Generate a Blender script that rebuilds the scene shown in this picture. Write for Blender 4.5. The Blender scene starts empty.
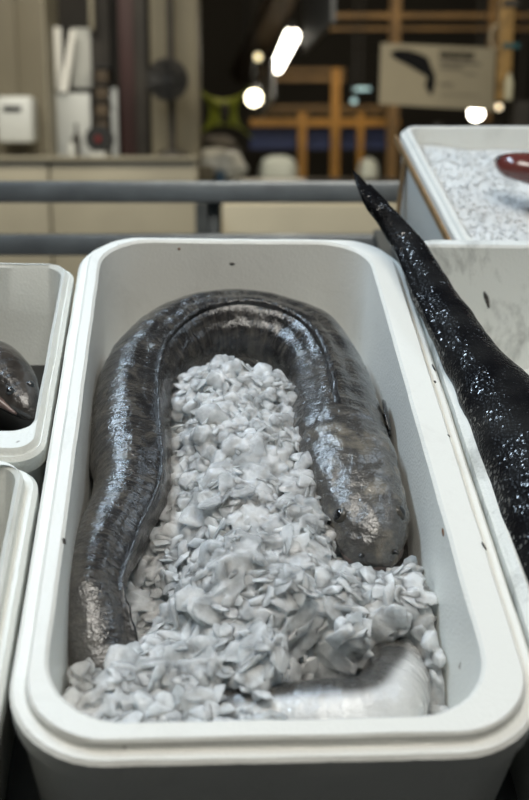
import bpy, bmesh, math, random
import numpy as np
from mathutils import Matrix, Vector, noise
PI = math.pi
rnd = random.Random(7)
S = bpy.context.scene
COL = S.collection

# ------------------------------------------------------------------ frames
F = 1111.11
PITCH = math.radians(13.0)
CAMH = 1.62
CAM = Vector((0, 0, CAMH))
FWD = Vector((0, math.cos(PITCH), -math.sin(PITCH)))
UP = Vector((0, math.sin(PITCH), math.cos(PITCH)))
RT = Vector((1, 0, 0))
# axes of the sloping display top, in camera coordinates (x right, y down, z forward)
Yc = Vector((186 - 264.5, -392 - 400, F)).normalized()
Xc = Vector((Yc.z, 0, -Yc.x)).normalized()
Nc = -(Yc.cross(Xc))
CT = Vector((-.0696, -.4866, .6543))          # camera in display-top coordinates
def c2w(v): return RT * v.x - UP * v.y + FWD * v.z
Xw, Yw, Nw = c2w(Xc), c2w(Yc), c2w(Nc)
if Nw.z < 0: Nc = -Nc; Nw = -Nw
Ow = CAM - (Xw * CT.x + Yw * CT.y + Nw * CT.z)
TM = Matrix(((Xw.x, Yw.x, Nw.x, Ow.x), (Xw.y, Yw.y, Nw.y, Ow.y), (Xw.z, Yw.z, Nw.z, Ow.z), (0, 0, 0, 1)))
def T(px, py, Z=0):                            # point of the plane at height Z over the display top
    r = Vector((px - 264.5, py - 400, F))
    d = Vector((r.dot(Xc), r.dot(Yc), r.dot(Nc)))
    t = (Z - CT.z) / d.z
    return CT + d * t
def at(px, py, Y):                             # world point at distance Y down the hall
    d = c2w(Vector((px - 264.5, py - 400, F)))
    return CAM + d * (Y / d.y)

# ------------------------------------------------------------------ materials
def nodes(m):
    m.use_nodes = True
    nt = m.node_tree
    return nt, nt.nodes, nt.links, nt.nodes['Principled BSDF']
def mat(name, col, rough=.5, metal=0, var=.0, vscale=8, bump=0, bscale=60, coat=0, col2=None, spec=.5, emit=None, es=0, detail=3):
    m = bpy.data.materials.new(name)
    nt, N, L, b = nodes(m)
    b.inputs['Base Color'].default_value = (*col, 1)
    b.inputs['Roughness'].default_value = rough
    b.inputs['Metallic'].default_value = metal
    b.inputs['Specular IOR Level'].default_value = spec
    b.inputs['Coat Weight'].default_value = coat
    b.inputs['Coat Roughness'].default_value = .12
    tc = N.new('ShaderNodeTexCoord')
    if var or col2:
        n = N.new('ShaderNodeTexNoise'); n.inputs['Scale'].default_value = vscale; n.inputs['Detail'].default_value = detail
        L.new(tc.outputs['Object'], n.inputs['Vector'])
        r = N.new('ShaderNodeValToRGB')
        c2 = col2 if col2 else tuple(c * (1 - var) for c in col)
        r.color_ramp.elements[0].position = .35; r.color_ramp.elements[1].position = .65
        r.color_ramp.elements[0].color = (*c2, 1); r.color_ramp.elements[1].color = (*col, 1)
        L.new(n.outputs['Fac'], r.inputs['Fac']); L.new(r.outputs['Color'], b.inputs['Base Color'])
    if bump:
        n = N.new('ShaderNodeTexNoise'); n.inputs['Scale'].default_value = bscale; n.inputs['Detail'].default_value = 4
        L.new(tc.outputs['Object'], n.inputs['Vector'])
        bp = N.new('ShaderNodeBump'); bp.inputs['Strength'].default_value = bump; bp.inputs['Distance'].default_value = .004
        L.new(n.outputs['Fac'], bp.inputs['Height']); L.new(bp.outputs['Normal'], b.inputs['Normal'])
    if emit:
        b.inputs['Emission Color'].default_value = (*emit, 1); b.inputs['Emission Strength'].default_value = es
    return m

def foam_mat(name, base=(.85, .845, .79), dirt=.15, dscale=9, dirtcol=(.35, .33, .28), lo=.56, hi=.78):
    """expanded foam: beads, fine pores and scattered dirt"""
    m = bpy.data.materials.new(name)
    nt, N, L, b = nodes(m)
    tc = N.new('ShaderNodeTexCoord')
    vo = N.new('ShaderNodeTexVoronoi'); vo.inputs['Scale'].default_value = 330
    L.new(tc.outputs['Object'], vo.inputs['Vector'])
    bp = N.new('ShaderNodeBump'); bp.inputs['Strength'].default_value = .22; bp.inputs['Distance'].default_value = .0012
    L.new(vo.outputs['Distance'], bp.inputs['Height'])
    n0 = N.new('ShaderNodeTexNoise'); n0.inputs['Scale'].default_value = 16; n0.inputs['Detail'].default_value = 4
    L.new(tc.outputs['Object'], n0.inputs['Vector'])
    bp2 = N.new('ShaderNodeBump'); bp2.inputs['Strength'].default_value = .12; bp2.inputs['Distance'].default_value = .004
    L.new(n0.outputs['Fac'], bp2.inputs['Height']); L.new(bp.outputs['Normal'], bp2.inputs['Normal'])
    L.new(bp2.outputs['Normal'], b.inputs['Normal'])
    # smudges
    n = N.new('ShaderNodeTexNoise'); n.inputs['Scale'].default_value = dscale; n.inputs['Detail'].default_value = 8; n.inputs['Roughness'].default_value = .7
    n.inputs['Distortion'].default_value = .6
    L.new(tc.outputs['Object'], n.inputs['Vector'])
    mr = N.new('ShaderNodeMapRange'); mr.inputs[1].default_value = lo; mr.inputs[2].default_value = hi; mr.inputs[3].default_value = 0; mr.inputs[4].default_value = dirt
    L.new(n.outputs['Fac'], mr.inputs[0])
    mx = N.new('ShaderNodeMix'); mx.data_type = 'RGBA'
    mx.inputs[6].default_value = (*base, 1); mx.inputs[7].default_value = (*dirtcol, 1)
    L.new(mr.outputs[0], mx.inputs[0])
    # small dark flecks
    v2 = N.new('ShaderNodeTexNoise'); v2.inputs['Scale'].default_value = 55; v2.inputs['Detail'].default_value = 2
    L.new(tc.outputs['Object'], v2.inputs['Vector'])
    m2 = N.new('ShaderNodeMapRange'); m2.inputs[1].default_value = .765; m2.inputs[2].default_value = .80; m2.inputs[3].default_value = 0; m2.inputs[4].default_value = .75
    L.new(v2.outputs['Fac'], m2.inputs[0])
    mx2 = N.new('ShaderNodeMix'); mx2.data_type = 'RGBA'; mx2.inputs[7].default_value = (.16, .12, .09, 1)
    L.new(m2.outputs[0], mx2.inputs[0]); L.new(mx.outputs[2], mx2.inputs[6])
    L.new(mx2.outputs[2], b.inputs['Base Color'])
    b.inputs['Roughness'].default_value = .42
    b.inputs['Subsurface Weight'].default_value = .0
    return m

FOAM = foam_mat('white_foam', dirt=.22)
FOAM_SMALL = foam_mat('white_foam_small', base=(.76, .765, .71), dirt=.35, dirtcol=(.5, .47, .38))
FOAM_DIRTY = foam_mat('dirty_foam', base=(.82, .83, .79), dirt=.9, dscale=9, dirtcol=(.10, .10, .085), lo=.50, hi=.72)

def ice_mat(name, tint=(.94, .98, .985), rough=.10, tr=.58):
    m = bpy.data.materials.new(name)
    nt, N, L, b = nodes(m)
    tc = N.new('ShaderNodeTexCoord')
    n = N.new('ShaderNodeTexNoise'); n.inputs['Scale'].default_value = 45; n.inputs['Detail'].default_value = 3
    L.new(tc.outputs['Object'], n.inputs['Vector'])
    r = N.new('ShaderNodeMapRange'); r.inputs[1].default_value = .38; r.inputs[2].default_value = .62; r.inputs[3].default_value = tr; r.inputs[4].default_value = max(0, tr - .35)
    L.new(n.outputs['Fac'], r.inputs[0]); L.new(r.outputs[0], b.inputs['Transmission Weight'])
    n2 = N.new('ShaderNodeTexNoise'); n2.inputs['Scale'].default_value = 260; n2.inputs['Detail'].default_value = 3
    L.new(tc.outputs['Object'], n2.inputs['Vector'])
    bp = N.new('ShaderNodeBump'); bp.inputs['Strength'].default_value = .5; bp.inputs['Distance'].default_value = .0018
    L.new(n2.outputs['Fac'], bp.inputs['Height']); L.new(bp.outputs['Normal'], b.inputs['Normal'])
    b.inputs['Base Color'].default_value = (*tint, 1)
    b.inputs['Roughness'].default_value = rough
    b.inputs['IOR'].default_value = 1.31
    b.inputs['Subsurface Weight'].default_value = .9
    b.inputs['Subsurface Radius'].default_value = (.012, .0125, .013)
    b.inputs['Subsurface Scale'].default_value = 1.0
    return m
ICE = ice_mat('crushed_ice_clear')
ICE_FLAKE = ice_mat('crushed_ice_flake', tint=(.95, .985, .99), tr=.42, rough=.10)
ICE_BACK = ice_mat('crushed_ice_fine', tint=(.80, .80, .77), tr=.0, rough=.8)

def eel_mat():
    m = bpy.data.materials.new('wet_eel_skin')
    nt, N, L, b = nodes(m)
    tc = N.new('ShaderNodeTexCoord')
    at_ = N.new('ShaderNodeAttribute'); at_.attribute_name = 'skin'
    sep = N.new('ShaderNodeSeparateColor'); L.new(at_.outputs['Color'], sep.inputs[0])
    n = N.new('ShaderNodeTexNoise'); n.inputs['Scale'].default_value = 40; n.inputs['Detail'].default_value = 8; n.inputs['Roughness'].default_value = .65
    n.inputs['Distortion'].default_value = .8
    L.new(tc.outputs['Object'], n.inputs['Vector'])
    r = N.new('ShaderNodeValToRGB')
    e = r.color_ramp.elements
    e[0].position = .34; e[0].color = (.010, .0095, .0095, 1)
    e[1].position = .64; e[1].color = (.098, .088, .074, 1)
    k = e.new(.48); k.color = (.030, .028, .027, 1)
    uvs = N.new('ShaderNodeUVMap'); uvs.uv_map = 'UVMap'
    mps = N.new('ShaderNodeMapping'); mps.inputs['Scale'].default_value = (260, 22, 1)
    L.new(uvs.outputs['UV'], mps.inputs['Vector'])
    ns_ = N.new('ShaderNodeTexNoise'); ns_.inputs['Scale'].default_value = 1; ns_.inputs['Detail'].default_value = 3; ns_.inputs['Distortion'].default_value = 1.0
    L.new(mps.outputs['Vector'], ns_.inputs['Vector'])
    mxs = N.new('ShaderNodeMix'); mxs.inputs[0].default_value = .38
    L.new(n.outputs['Fac'], mxs.inputs[2]); L.new(ns_.outputs['Fac'], mxs.inputs[3])
    L.new(mxs.outputs[0], r.inputs['Fac'])
    # lighter flanks
    mxf = N.new('ShaderNodeMix'); mxf.data_type = 'RGBA'; mxf.inputs[7].default_value = (.14, .132, .12, 1)
    L.new(sep.outputs[1], mxf.inputs[0]); L.new(r.outputs['Color'], mxf.inputs[6])
    # pale belly
    n3 = N.new('ShaderNodeTexNoise'); n3.inputs['Scale'].default_value = 30; n3.inputs['Detail'].default_value = 5
    L.new(tc.outputs['Object'], n3.inputs['Vector'])
    rb = N.new('ShaderNodeValToRGB')
    rb.color_ramp.elements[0].position = .3; rb.color_ramp.elements[0].color = (.52, .51, .50, 1)
    rb.color_ramp.elements[1].position = .65; rb.color_ramp.elements[1].color = (.74, .73, .71, 1)
    L.new(n3.outputs['Fac'], rb.inputs['Fac'])
    mx = N.new('ShaderNodeMix'); mx.data_type = 'RGBA'
    L.new(sep.outputs[0], mx.inputs[0]); L.new(mxf.outputs[2], mx.inputs[6]); L.new(rb.outputs['Color'], mx.inputs[7])
    # tan patches on the head
    n4 = N.new('ShaderNodeTexNoise'); n4.inputs['Scale'].default_value = 38; n4.inputs['Detail'].default_value = 4
    L.new(tc.outputs['Object'], n4.inputs['Vector'])
    mr4 = N.new('ShaderNodeMapRange'); mr4.inputs[1].default_value = .52; mr4.inputs[2].default_value = .66; mr4.inputs[3].default_value = 0; mr4.inputs[4].default_value = .5
    L.new(n4.outputs['Fac'], mr4.inputs[0])
    mu = N.new('ShaderNodeMath'); mu.operation = 'MULTIPLY'; L.new(mr4.outputs[0], mu.inputs[0]); L.new(sep.outputs[2], mu.inputs[1])
    mx4 = N.new('ShaderNodeMix'); mx4.data_type = 'RGBA'; mx4.inputs[7].default_value = (.30, .26, .20, 1)
    L.new(mu.outputs[0], mx4.inputs[0]); L.new(mx.outputs[2], mx4.inputs[6])
    L.new(mx4.outputs[2], b.inputs['Base Color'])
    # wet gloss broken by wrinkles
    mr = N.new('ShaderNodeMapRange'); mr.inputs[3].default_value = .12; mr.inputs[4].default_value = .36
    nr = N.new('ShaderNodeTexNoise'); nr.inputs['Scale'].default_value = 120; nr.inputs['Detail'].default_value = 4
    L.new(tc.outputs['Object'], nr.inputs['Vector'])
    L.new(nr.outputs['Fac'], mr.inputs[0]); L.new(mr.outputs[0], b.inputs['Roughness'])
    b.inputs['Coat Weight'].default_value = .9; b.inputs['Coat Roughness'].default_value = .09
    uv = N.new('ShaderNodeUVMap'); uv.uv_map = 'UVMap'
    # rings of muscle across the body
    mp = N.new('ShaderNodeMapping'); mp.inputs['Scale'].default_value = (1, .35, 1)
    L.new(uv.outputs['UV'], mp.inputs['Vector'])
    w = N.new('ShaderNodeTexWave'); w.inputs['Scale'].default_value = 48; w.inputs['Distortion'].default_value = 3.5; w.inputs['Detail'].default_value = 2
    L.new(mp.outputs['Vector'], w.inputs['Vector'])
    b1 = N.new('ShaderNodeBump'); b1.inputs['Strength'].default_value = .05; b1.inputs['Distance'].default_value = .001
    L.new(w.outputs['Fac'], b1.inputs['Height'])
    nb = N.new('ShaderNodeTexNoise'); nb.inputs['Scale'].default_value = 75; nb.inputs['Detail'].default_value = 5; nb.inputs['Roughness'].default_value = .6
    L.new(tc.outputs['Object'], nb.inputs['Vector'])
    b2 = N.new('ShaderNodeBump'); b2.inputs['Strength'].default_value = .6; b2.inputs['Distance'].default_value = .0035
    L.new(nb.outputs['Fac'], b2.inputs['Height']); L.new(b1.outputs['Normal'], b2.inputs['Normal'])
    nb3 = N.new('ShaderNodeTexNoise'); nb3.inputs['Scale'].default_value = 420; nb3.inputs['Detail'].default_value = 2
    L.new(tc.outputs['Object'], nb3.inputs['Vector'])
    b3 = N.new('ShaderNodeBump'); b3.inputs['Strength'].default_value = .5; b3.inputs['Distance'].default_value = .0011
    L.new(nb3.outputs['Fac'], b3.inputs['Height']); L.new(b2.outputs['Normal'], b3.inputs['Normal'])
    L.new(b3.outputs['Normal'], b.inputs['Normal']); L.new(b3.outputs['Normal'], b.inputs['Coat Normal'])
    return m
EEL = eel_mat()
FIN = mat('dark_fin', (.035, .033, .032), rough=.25, var=.5, vscale=60, bump=.6, bscale=180, coat=.4)
EYE = mat('eye_dark', (.012, .012, .013), rough=.08, coat=1)
EYE_RING = mat('eye_ring', (.06, .054, .045), rough=.3)
LIP = mat('pink_lip', (.105, .078, .068), rough=.35, var=.4, vscale=60, bump=.4, bscale=150, coat=.3)

def scaly_black():
    m = bpy.data.materials.new('wet_black_skin')
    nt, N, L, b = nodes(m)
    tc = N.new('ShaderNodeTexCoord')
    n = N.new('ShaderNodeTexNoise'); n.inputs['Scale'].default_value = 22; n.inputs['Detail'].default_value = 6
    L.new(tc.outputs['Object'], n.inputs['Vector'])
    r = N.new('ShaderNodeValToRGB')
    r.color_ramp.elements[0].position = .35; r.color_ramp.elements[0].color = (.006, .006, .007, 1)
    r.color_ramp.elements[1].position = .75; r.color_ramp.elements[1].color = (.022, .022, .022, 1)
    L.new(n.outputs['Fac'], r.inputs['Fac'])
    L.new(r.outputs['Color'], b.inputs['Base Color'])
    b.inputs['Roughness'].default_value = .24; b.inputs['Specular IOR Level'].default_value = .3
    b.inputs['Roughness'].default_value = .22
    v = N.new('ShaderNodeTexVoronoi'); v.inputs['Scale'].default_value = 300
    L.new(tc.outputs['Object'], v.inputs['Vector'])
    sc_ = N.new('ShaderNodeSeparateColor'); L.new(v.outputs['Color'], sc_.inputs[0])
    big = N.new('ShaderNodeTexNoise'); big.inputs['Scale'].default_value = 40; big.inputs['Detail'].default_value = 3
    L.new(tc.outputs['Object'], big.inputs['Vector'])
    mu = N.new('ShaderNodeMath'); mu.operation = 'MULTIPLY'; L.new(sc_.outputs[0], mu.inputs[0]); L.new(big.outputs['Fac'], mu.inputs[1])
    mr = N.new('ShaderNodeMapRange'); mr.inputs[1].default_value = .40; mr.inputs[2].default_value = .46; mr.inputs[3].default_value = .035; mr.inputs[4].default_value = 1.0
    L.new(mu.outputs[0], mr.inputs[0]); L.new(mr.outputs[0], b.inputs['Specular IOR Level'])
    b1 = N.new('ShaderNodeBump'); b1.inputs['Strength'].default_value = .7; b1.inputs['Distance'].default_value = .0012
    L.new(v.outputs['Distance'], b1.inputs['Height'])
    nb = N.new('ShaderNodeTexNoise'); nb.inputs['Scale'].default_value = 70; nb.inputs['Detail'].default_value = 4
    L.new(tc.outputs['Object'], nb.inputs['Vector'])
    b2 = N.new('ShaderNodeBump'); b2.inputs['Strength'].default_value = .4; b2.inputs['Distance'].default_value = .003
    L.new(nb.outputs['Fac'], b2.inputs['Height']); L.new(b1.outputs['Normal'], b2.inputs['Normal'])
    L.new(b2.outputs['Normal'], b.inputs['Normal'])
    return m
BLACKFISH = scaly_black()

# ------------------------------------------------------------------ mesh helpers
def link(name, me, m, parent=None, M=None, smooth=None):
    o = bpy.data.objects.new(name, me); COL.objects.link(o)
    if m and not me.materials: me.materials.append(m)
    if parent: o.parent = parent
    elif M is not None: o.matrix_world = M
    if smooth is not None:
        for p in me.polygons: p.use_smooth = True
        if smooth < 3:
            me.set_sharp_from_angle(angle=smooth)
    return o
def frm(verts, faces, name='m'):
    me = bpy.data.meshes.new(name); me.from_pydata([tuple(v) for v in verts], [], faces); me.update()
    return me
def bmobj(name, bm, m, parent=None, M=None, smooth=.6):
    bmesh.ops.recalc_face_normals(bm, faces=bm.faces)
    me = bpy.data.meshes.new(name); bm.to_mesh(me); bm.free()
    return link(name, me, m, parent, M, smooth)
def tag(o, label, cat, group=None, kind=None):
    o['label'] = label; o['category'] = cat
    if group: o['group'] = group
    if kind: o['kind'] = kind
    return o
def empty(name, M=None, loc=None):
    o = bpy.data.objects.new(name, None); COL.objects.link(o)
    o.empty_display_size = .05
    if M is not None: o.matrix_world = M
    if loc is not None: o.location = loc
    return o
def add_box(bm, p0, p1, bev=0):
    c = [(a + b) / 2 for a, b in zip(p0, p1)]; s = [abs(b - a) for a, b in zip(p0, p1)]
    r = bmesh.ops.create_cube(bm, size=1, matrix=Matrix.Translation(c) @ Matrix.Diagonal((*s, 1)))
    if bev:
        es = list({e for v in r['verts'] for e in v.link_edges})
        bmesh.ops.bevel(bm, geom=es, offset=bev, segments=2, affect='EDGES', profile=.5)
def add_tube(bm, pts, r, seg=12, cap=True):
    pts = [Vector(p) for p in pts]; rings = []
    rr = r if isinstance(r, (list, tuple)) else [r] * len(pts)
    for i, p in enumerate(pts):
        t = (pts[min(i + 1, len(pts) - 1)] - pts[max(i - 1, 0)]).normalized()
        a = t.orthogonal().normalized() if i == 0 else (a - t * a.dot(t)).normalized()
        b = t.cross(a)
        rings.append([bm.verts.new(p + (a * math.cos(2 * PI * k / seg) + b * math.sin(2 * PI * k / seg)) * rr[i]) for k in range(seg)])
    for i in range(len(rings) - 1):
        for k in range(seg):
            bm.faces.new((rings[i][k], rings[i][(k + 1) % seg], rings[i + 1][(k + 1) % seg], rings[i + 1][k]))
    if cap:
        bm.faces.new(rings[0]); bm.faces.new(rings[-1])
def wbox(name, px0, py0, px1, py1, Y, depth, m, parent=None, bev=0, zmin=None, extra=None):
    a = at((px0 + px1) / 2, py0, Y); bt = at((px0 + px1) / 2, py1, Y)
    zm = (a.z + bt.z) / 2
    pym = (py0 + py1) / 2
    x0 = at(px0, pym, Y).x; x1 = at(px1, pym, Y).x
    z1, z0 = a.z, bt.z
    if zmin is not None: z0 = zmin
    bm = bmesh.new(); add_box(bm, (x0, Y, z0), (x1, Y + depth, z1), bev)
    return bmobj(name, bm, m, parent)

def rrect(x0, x1, y0, y1, r, z, n=10):
    P = []
    for cx, cy, a0 in ((x1 - r, y1 - r, 0), (x0 + r, y1 - r, 90), (x0 + r, y0 + r, 180), (x1 - r, y0 + r, 270)):
        for k in range(n + 1):
            a = math.radians(a0 + 90 * k / n)
            P.append(Vector((cx + r * math.cos(a), cy + r * math.sin(a), z)))
    return P
def foam_box(name, x0, x1, y0, y1, H, m, rim=(.027, .042, .03, .022), ro=.075, ri=.062, band=.0115, step=.009,
             depth=.17, taper=.018, side=.006, fb=.030, chamfer=.003, M=None, parent=None, wear=.0006, seed=1):
    """rim = left, right, front, back wall thickness at the top"""
    l, r, f, b = rim
    loops = []
    def L(dx0, dx1, dy0, dy1, rad, z): loops.append(rrect(x0 + dx0, x1 - dx1, y0 + dy0, y1 - dy1, max(rad, .004), z))
    t = taper; c = chamfer
    L(t + .02, t + .02, t + .02, t + .02, ro - .02, -H)
    L(t + .004, t + .004, t + .004, t + .004, ro - t, -H)
    L(t, t, t, t, ro - t + .004, -H + .006)
    L(.006, .006, .006, .006, ro - .004, -step - .05)
    L(.0045, .0045, .0045, .0045, ro - .003, -step - .022)       # underside of the rim flange
    L(0, 0, 0, 0, ro, -step - .019)
    L(0, 0, 0, 0, ro, -step - c)
    L(c, c, c, c, ro - c, -step)
    L(band - .001, band - .001, band - .001, band - .001, ro - band, -step)
    L(band, band, band, band, ro - band, -step + .001)
    L(band + .001, band + .001, band + .001, band + .001, ro - band - .001, -c * .7)
    L(band + .001 + c * .7, band + .001 + c * .7, band + .001 + c * .7, band + .001 + c * .7, ro - band - c, 0)
    L(l - c, r - c, f - c, b - c, ri + c, 0)
    L(l, r, f, b, ri, -c)
    L(l + side * .5, r + side * .7, f + fb * .5, b + fb * .5, ri - .004, -depth * .5)
    L(l + side, r + side * 1.5, f + fb, b + fb, ri - .008, -depth + .02)
    L(l + side + .006, r + side + .008, f + fb + .006, b + fb + .006, ri - .012, -depth + .005)
    L(l + .035, r + .035, f + fb + .015, b + fb + .015, ri - .03, -depth)
    # densify straight sides
    dens = []
    for lp in loops:
        P = []
        n = len(lp)
        for i in range(n):
            a, bb = lp[i], lp[(i + 1) % n]
            k = 24 if (i % 11 == 10) else 1
            for j in range(k): P.append(a.lerp(bb, j / k))
        dens.append(P)
    bm = bmesh.new(); rings = []
    for li, P in enumerate(dens):
        ring = []
        for p in P:
            w = wear * (1 if 3 < li < 14 else .3)
            q = Vector((p.x * 22 + seed * 7, p.y * 22, p.z * 30 + li * .15))
            d = noise.noise_vector(q) * w + noise.noise_vector(q * 5) * w * .5
            ring.append(bm.verts.new(p + d))
        rings.append(ring)
    for A, B in zip(rings, rings[1:]):
        n = len(A)
        for i in range(n): bm.faces.new((A[i], A[(i + 1) % n], B[(i + 1) % n], B[i]))
    bm.faces.new(rings[0]); bm.faces.new(rings[-1])
    return bmobj(name, bm, m, parent, M, smooth=.55)

# ------------------------------------------------------------------ sweep for fish bodies
def catmull(P, n):
    P = [np.array(p, float) for p in P]
    P = [2 * P[0] - P[1]] + P + [2 * P[-1] - P[-2]]
    out = []
    m = len(P) - 3
    for i in range(n):
        u = i / (n - 1) * m; k = min(int(u), m - 1); t = u - k
        a, b, c, d = P[k:k + 4]
        out.append(.5 * ((2 * b) + (-a + c) * t + (2 * a - 5 * b + 4 * c - d) * t * t + (-a + 3 * b - 3 * c + d) * t ** 3))
    return np.array(out)
def frames(C):
    fr = []
    for i in range(len(C)):
        t = Vector(C[min(i + 1, len(C) - 1)][:3] - C[max(i - 1, 0)][:3]).normalized()
        side = t.cross(Vector((0, 0, 1)))
        side.normalize()
        up = side.cross(t).normalized()
        th = math.radians(C[i][5])
        dors = up * math.cos(th) - side * math.sin(th)
        lat = t.cross(dors).normalized()
        fr.append((Vector(C[i][:3]), t, dors, lat))
    return fr
def sweep(C, seg, mod=None, skin=None):
    """C rows: x,y,z,w,h,roll"""
    fr = frames(C); V = []; uv = []; sk = []
    s = 0; rings = []
    for i, (c, t, d, l) in enumerate(fr):
        if i: s += (Vector(C[i][:3]) - Vector(C[i - 1][:3])).length
        ring = []
        for k in range(seg):
            ph = 2 * PI * k / seg
            w, h = C[i][3], C[i][4]
            rx, ry = w * math.sin(ph), h * math.cos(ph)
            p = c + l * rx + d * ry
            if mod: p = mod(p, c, s, ph, t, d, l)
            ring.append(len(V)); V.append(p)
            uv.append((s, ph / (2 * PI) * .3)); sk.append(skin(s, ph, p) if skin else (0, 0, 0))
        rings.append(ring)
    F_ = []
    for A, B in zip(rings, rings[1:]):
        for k in range(seg): F_.append((A[k], A[(k + 1) % seg], B[(k + 1) % seg], B[k]))
    n0 = len(V); V.append(fr[0][0] - fr[0][1] * C[0][4] * .25); V.append(fr[-1][0]); uv += [(0, 0), (s, 0)]; sk += [sk[0], sk[-1]]
    for k in range(seg):
        F_.append((rings[0][(k + 1) % seg], rings[0][k], n0)); F_.append((rings[-1][k], rings[-1][(k + 1) % seg], n0 + 1))
    me = frm(V, F_)
    ul = me.uv_layers.new(name='UVMap')
    for lp in me.loops: ul.data[lp.index].uv = uv[lp.vertex_index]
    ca = me.color_attributes.new('skin', 'FLOAT_COLOR', 'POINT')
    for i, c in enumerate(sk): ca.data[i].color = (*c, 1)
    bm = bmesh.new(); bm.from_mesh(me); bmesh.ops.recalc_face_normals(bm, faces=bm.faces); bm.to_mesh(me); bm.free()
    return me, fr
def resample(C):
    """even spacing along length"""
    d = np.r_[0, np.cumsum(np.linalg.norm(np.diff(C[:, :3], axis=0), axis=1))]
    n = int(d[-1] / .003) + 2
    q = np.linspace(0, d[-1], n)
    return np.column_stack([np.interp(q, d, C[:, k]) for k in range(C.shape[1])]), d[-1]

# ================================================================== THE BOXES
UPB = Matrix.Translation((0, 0, .007))
box = foam_box('foam_fish_box', -.2, .2, 0, .79, .20, FOAM, M=TM @ UPB, seed=1)
tag(box, 'large white foam fish box in the centre, holding the coiled grey eel on crushed ice', 'fish box')
boxr = foam_box('foam_fish_box', .203, .603, .0, .785, .20, FOAM_DIRTY, rim=(.012, .03, .03, .022), ro=.05, ri=.03, band=.004, step=.004, M=TM @ UPB, seed=2)
tag(boxr, 'dirt-streaked white foam box on the right, filled by the large black fish', 'fish box')
boxul = foam_box('foam_fish_box', -.56, -.2035, .338, .716, .19, FOAM_SMALL, rim=(.02, .0135, .04, .012), ro=.03, ri=.022, band=.006, step=.006, depth=.13, chamfer=.004, M=TM @ Matrix.Translation((0, 0, .006)), seed=3)
tag(boxul, 'smaller white foam box at the upper left, with a dark fish head poking into view', 'fish box')
boxll = foam_box('foam_fish_box', -.56, -.2045, -.045, .329, .19, FOAM_SMALL, rim=(.02, .019, .04, .012), ro=.035, ri=.025, band=.011, step=.012, depth=.13, chamfer=.004, M=TM @ Matrix.Translation((0, 0.006, .008)), seed=4)
tag(boxll, 'smaller white foam box at the left edge, nearer than the one with the fish head', 'fish box')
# box on its own, beyond the right one
YAW = Matrix.Rotation(math.radians(2.7), 4, 'Z')
_q = T(398, 124, -.05)
MB = TM @ Matrix.Translation(_q) @ YAW
boxb = foam_box('foam_fish_box', 0, .52, -.465, 0, .20, FOAM, rim=(.018, .02, .03, .012), ro=.03, ri=.02, band=.006, step=.006, depth=.15, M=MB, seed=5)
tag(boxb, 'white foam box bound with brown strap, behind the dirty box, full of fine ice', 'fish box')
STRAP = mat('brown_strap', (.33, .20, .09), rough=.45, var=.35, vscale=30)
bm = bmesh.new()
add_box(bm, (-.0045, -.455, -.030), (-.0005, -.004, -.0185))
sob = bmobj('strap', bm, STRAP, boxb); sob['label'] = 'brown binding strap running along under the rim'
bm = bmesh.new()
add_box(bm, (-.001, -.075, -.19), (.0035, -.06, -.022))
sob = bmobj('strap', bm, STRAP, boxb); sob['label'] = 'brown binding strap running down the side'
for o in (box, boxr, boxul, boxll, boxb): o['group'] = 'foam fish boxes on the display'

# marks on the main box wall: small dents
DARKMARK = mat('dark_speck', (.05, .045, .04), rough=.8)

from mathutils.bvhtree import BVHTree
RUST = mat('rust_speck', (.22, .10, .04), rough=.8)
def mark(o, px, py, w, h, m, seed, ang=0):
    off = .007
    bvh = BVHTree.FromPolygons([v.co for v in o.data.vertices], [tuple(p.vertices) for p in o.data.polygons])
    d = (T(px, py, 0) - CT).normalized()
    loc, nrm, _, _ = bvh.ray_cast(CT - Vector((0, 0, off)), d)
    if loc is None: return
    bm = bmesh.new(); bmesh.ops.create_icosphere(bm, subdivisions=2, radius=1)
    for v in bm.verts: v.co *= 1 + .5 * noise.noise(v.co * 1.7 + Vector((seed, 0, 0)))
    q = Vector((0, 0, 1)).rotation_difference(nrm).to_matrix().to_4x4()
    bmesh.ops.transform(bm, matrix=Matrix.Translation(loc) @ q @ Matrix.Rotation(ang, 4, 'Z') @ Matrix.Diagonal((w, h, .0006, 1)), verts=bm.verts)
    bmobj('dent', bm, m, o, smooth=4)['label'] = 'small dark nick in the foam' if m is DARKMARK else 'rust-brown stain'
mark(box, 232, 264, .0035, .0018, DARKMARK, 1)
mark(box, 434, 368, .0022, .006, DARKMARK, 2, .3)
mark(box, 435, 382, .0015, .0025, DARKMARK, 3)
mark(box, 449, 436, .002, .0015, DARKMARK, 4)
mark(box, 484, 546, .0025, .0045, DARKMARK, 5, .4)
mark(box, 443, 532, .003, .005, RUST, 6)
mark(box, 64, 541, .002, .0035, DARKMARK, 7)
mark(box, 179, 249, .002, .0015, RUST, 8)
mark(boxr, 487, 300, .003, .012, DARKMARK, 9, .4)

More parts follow.
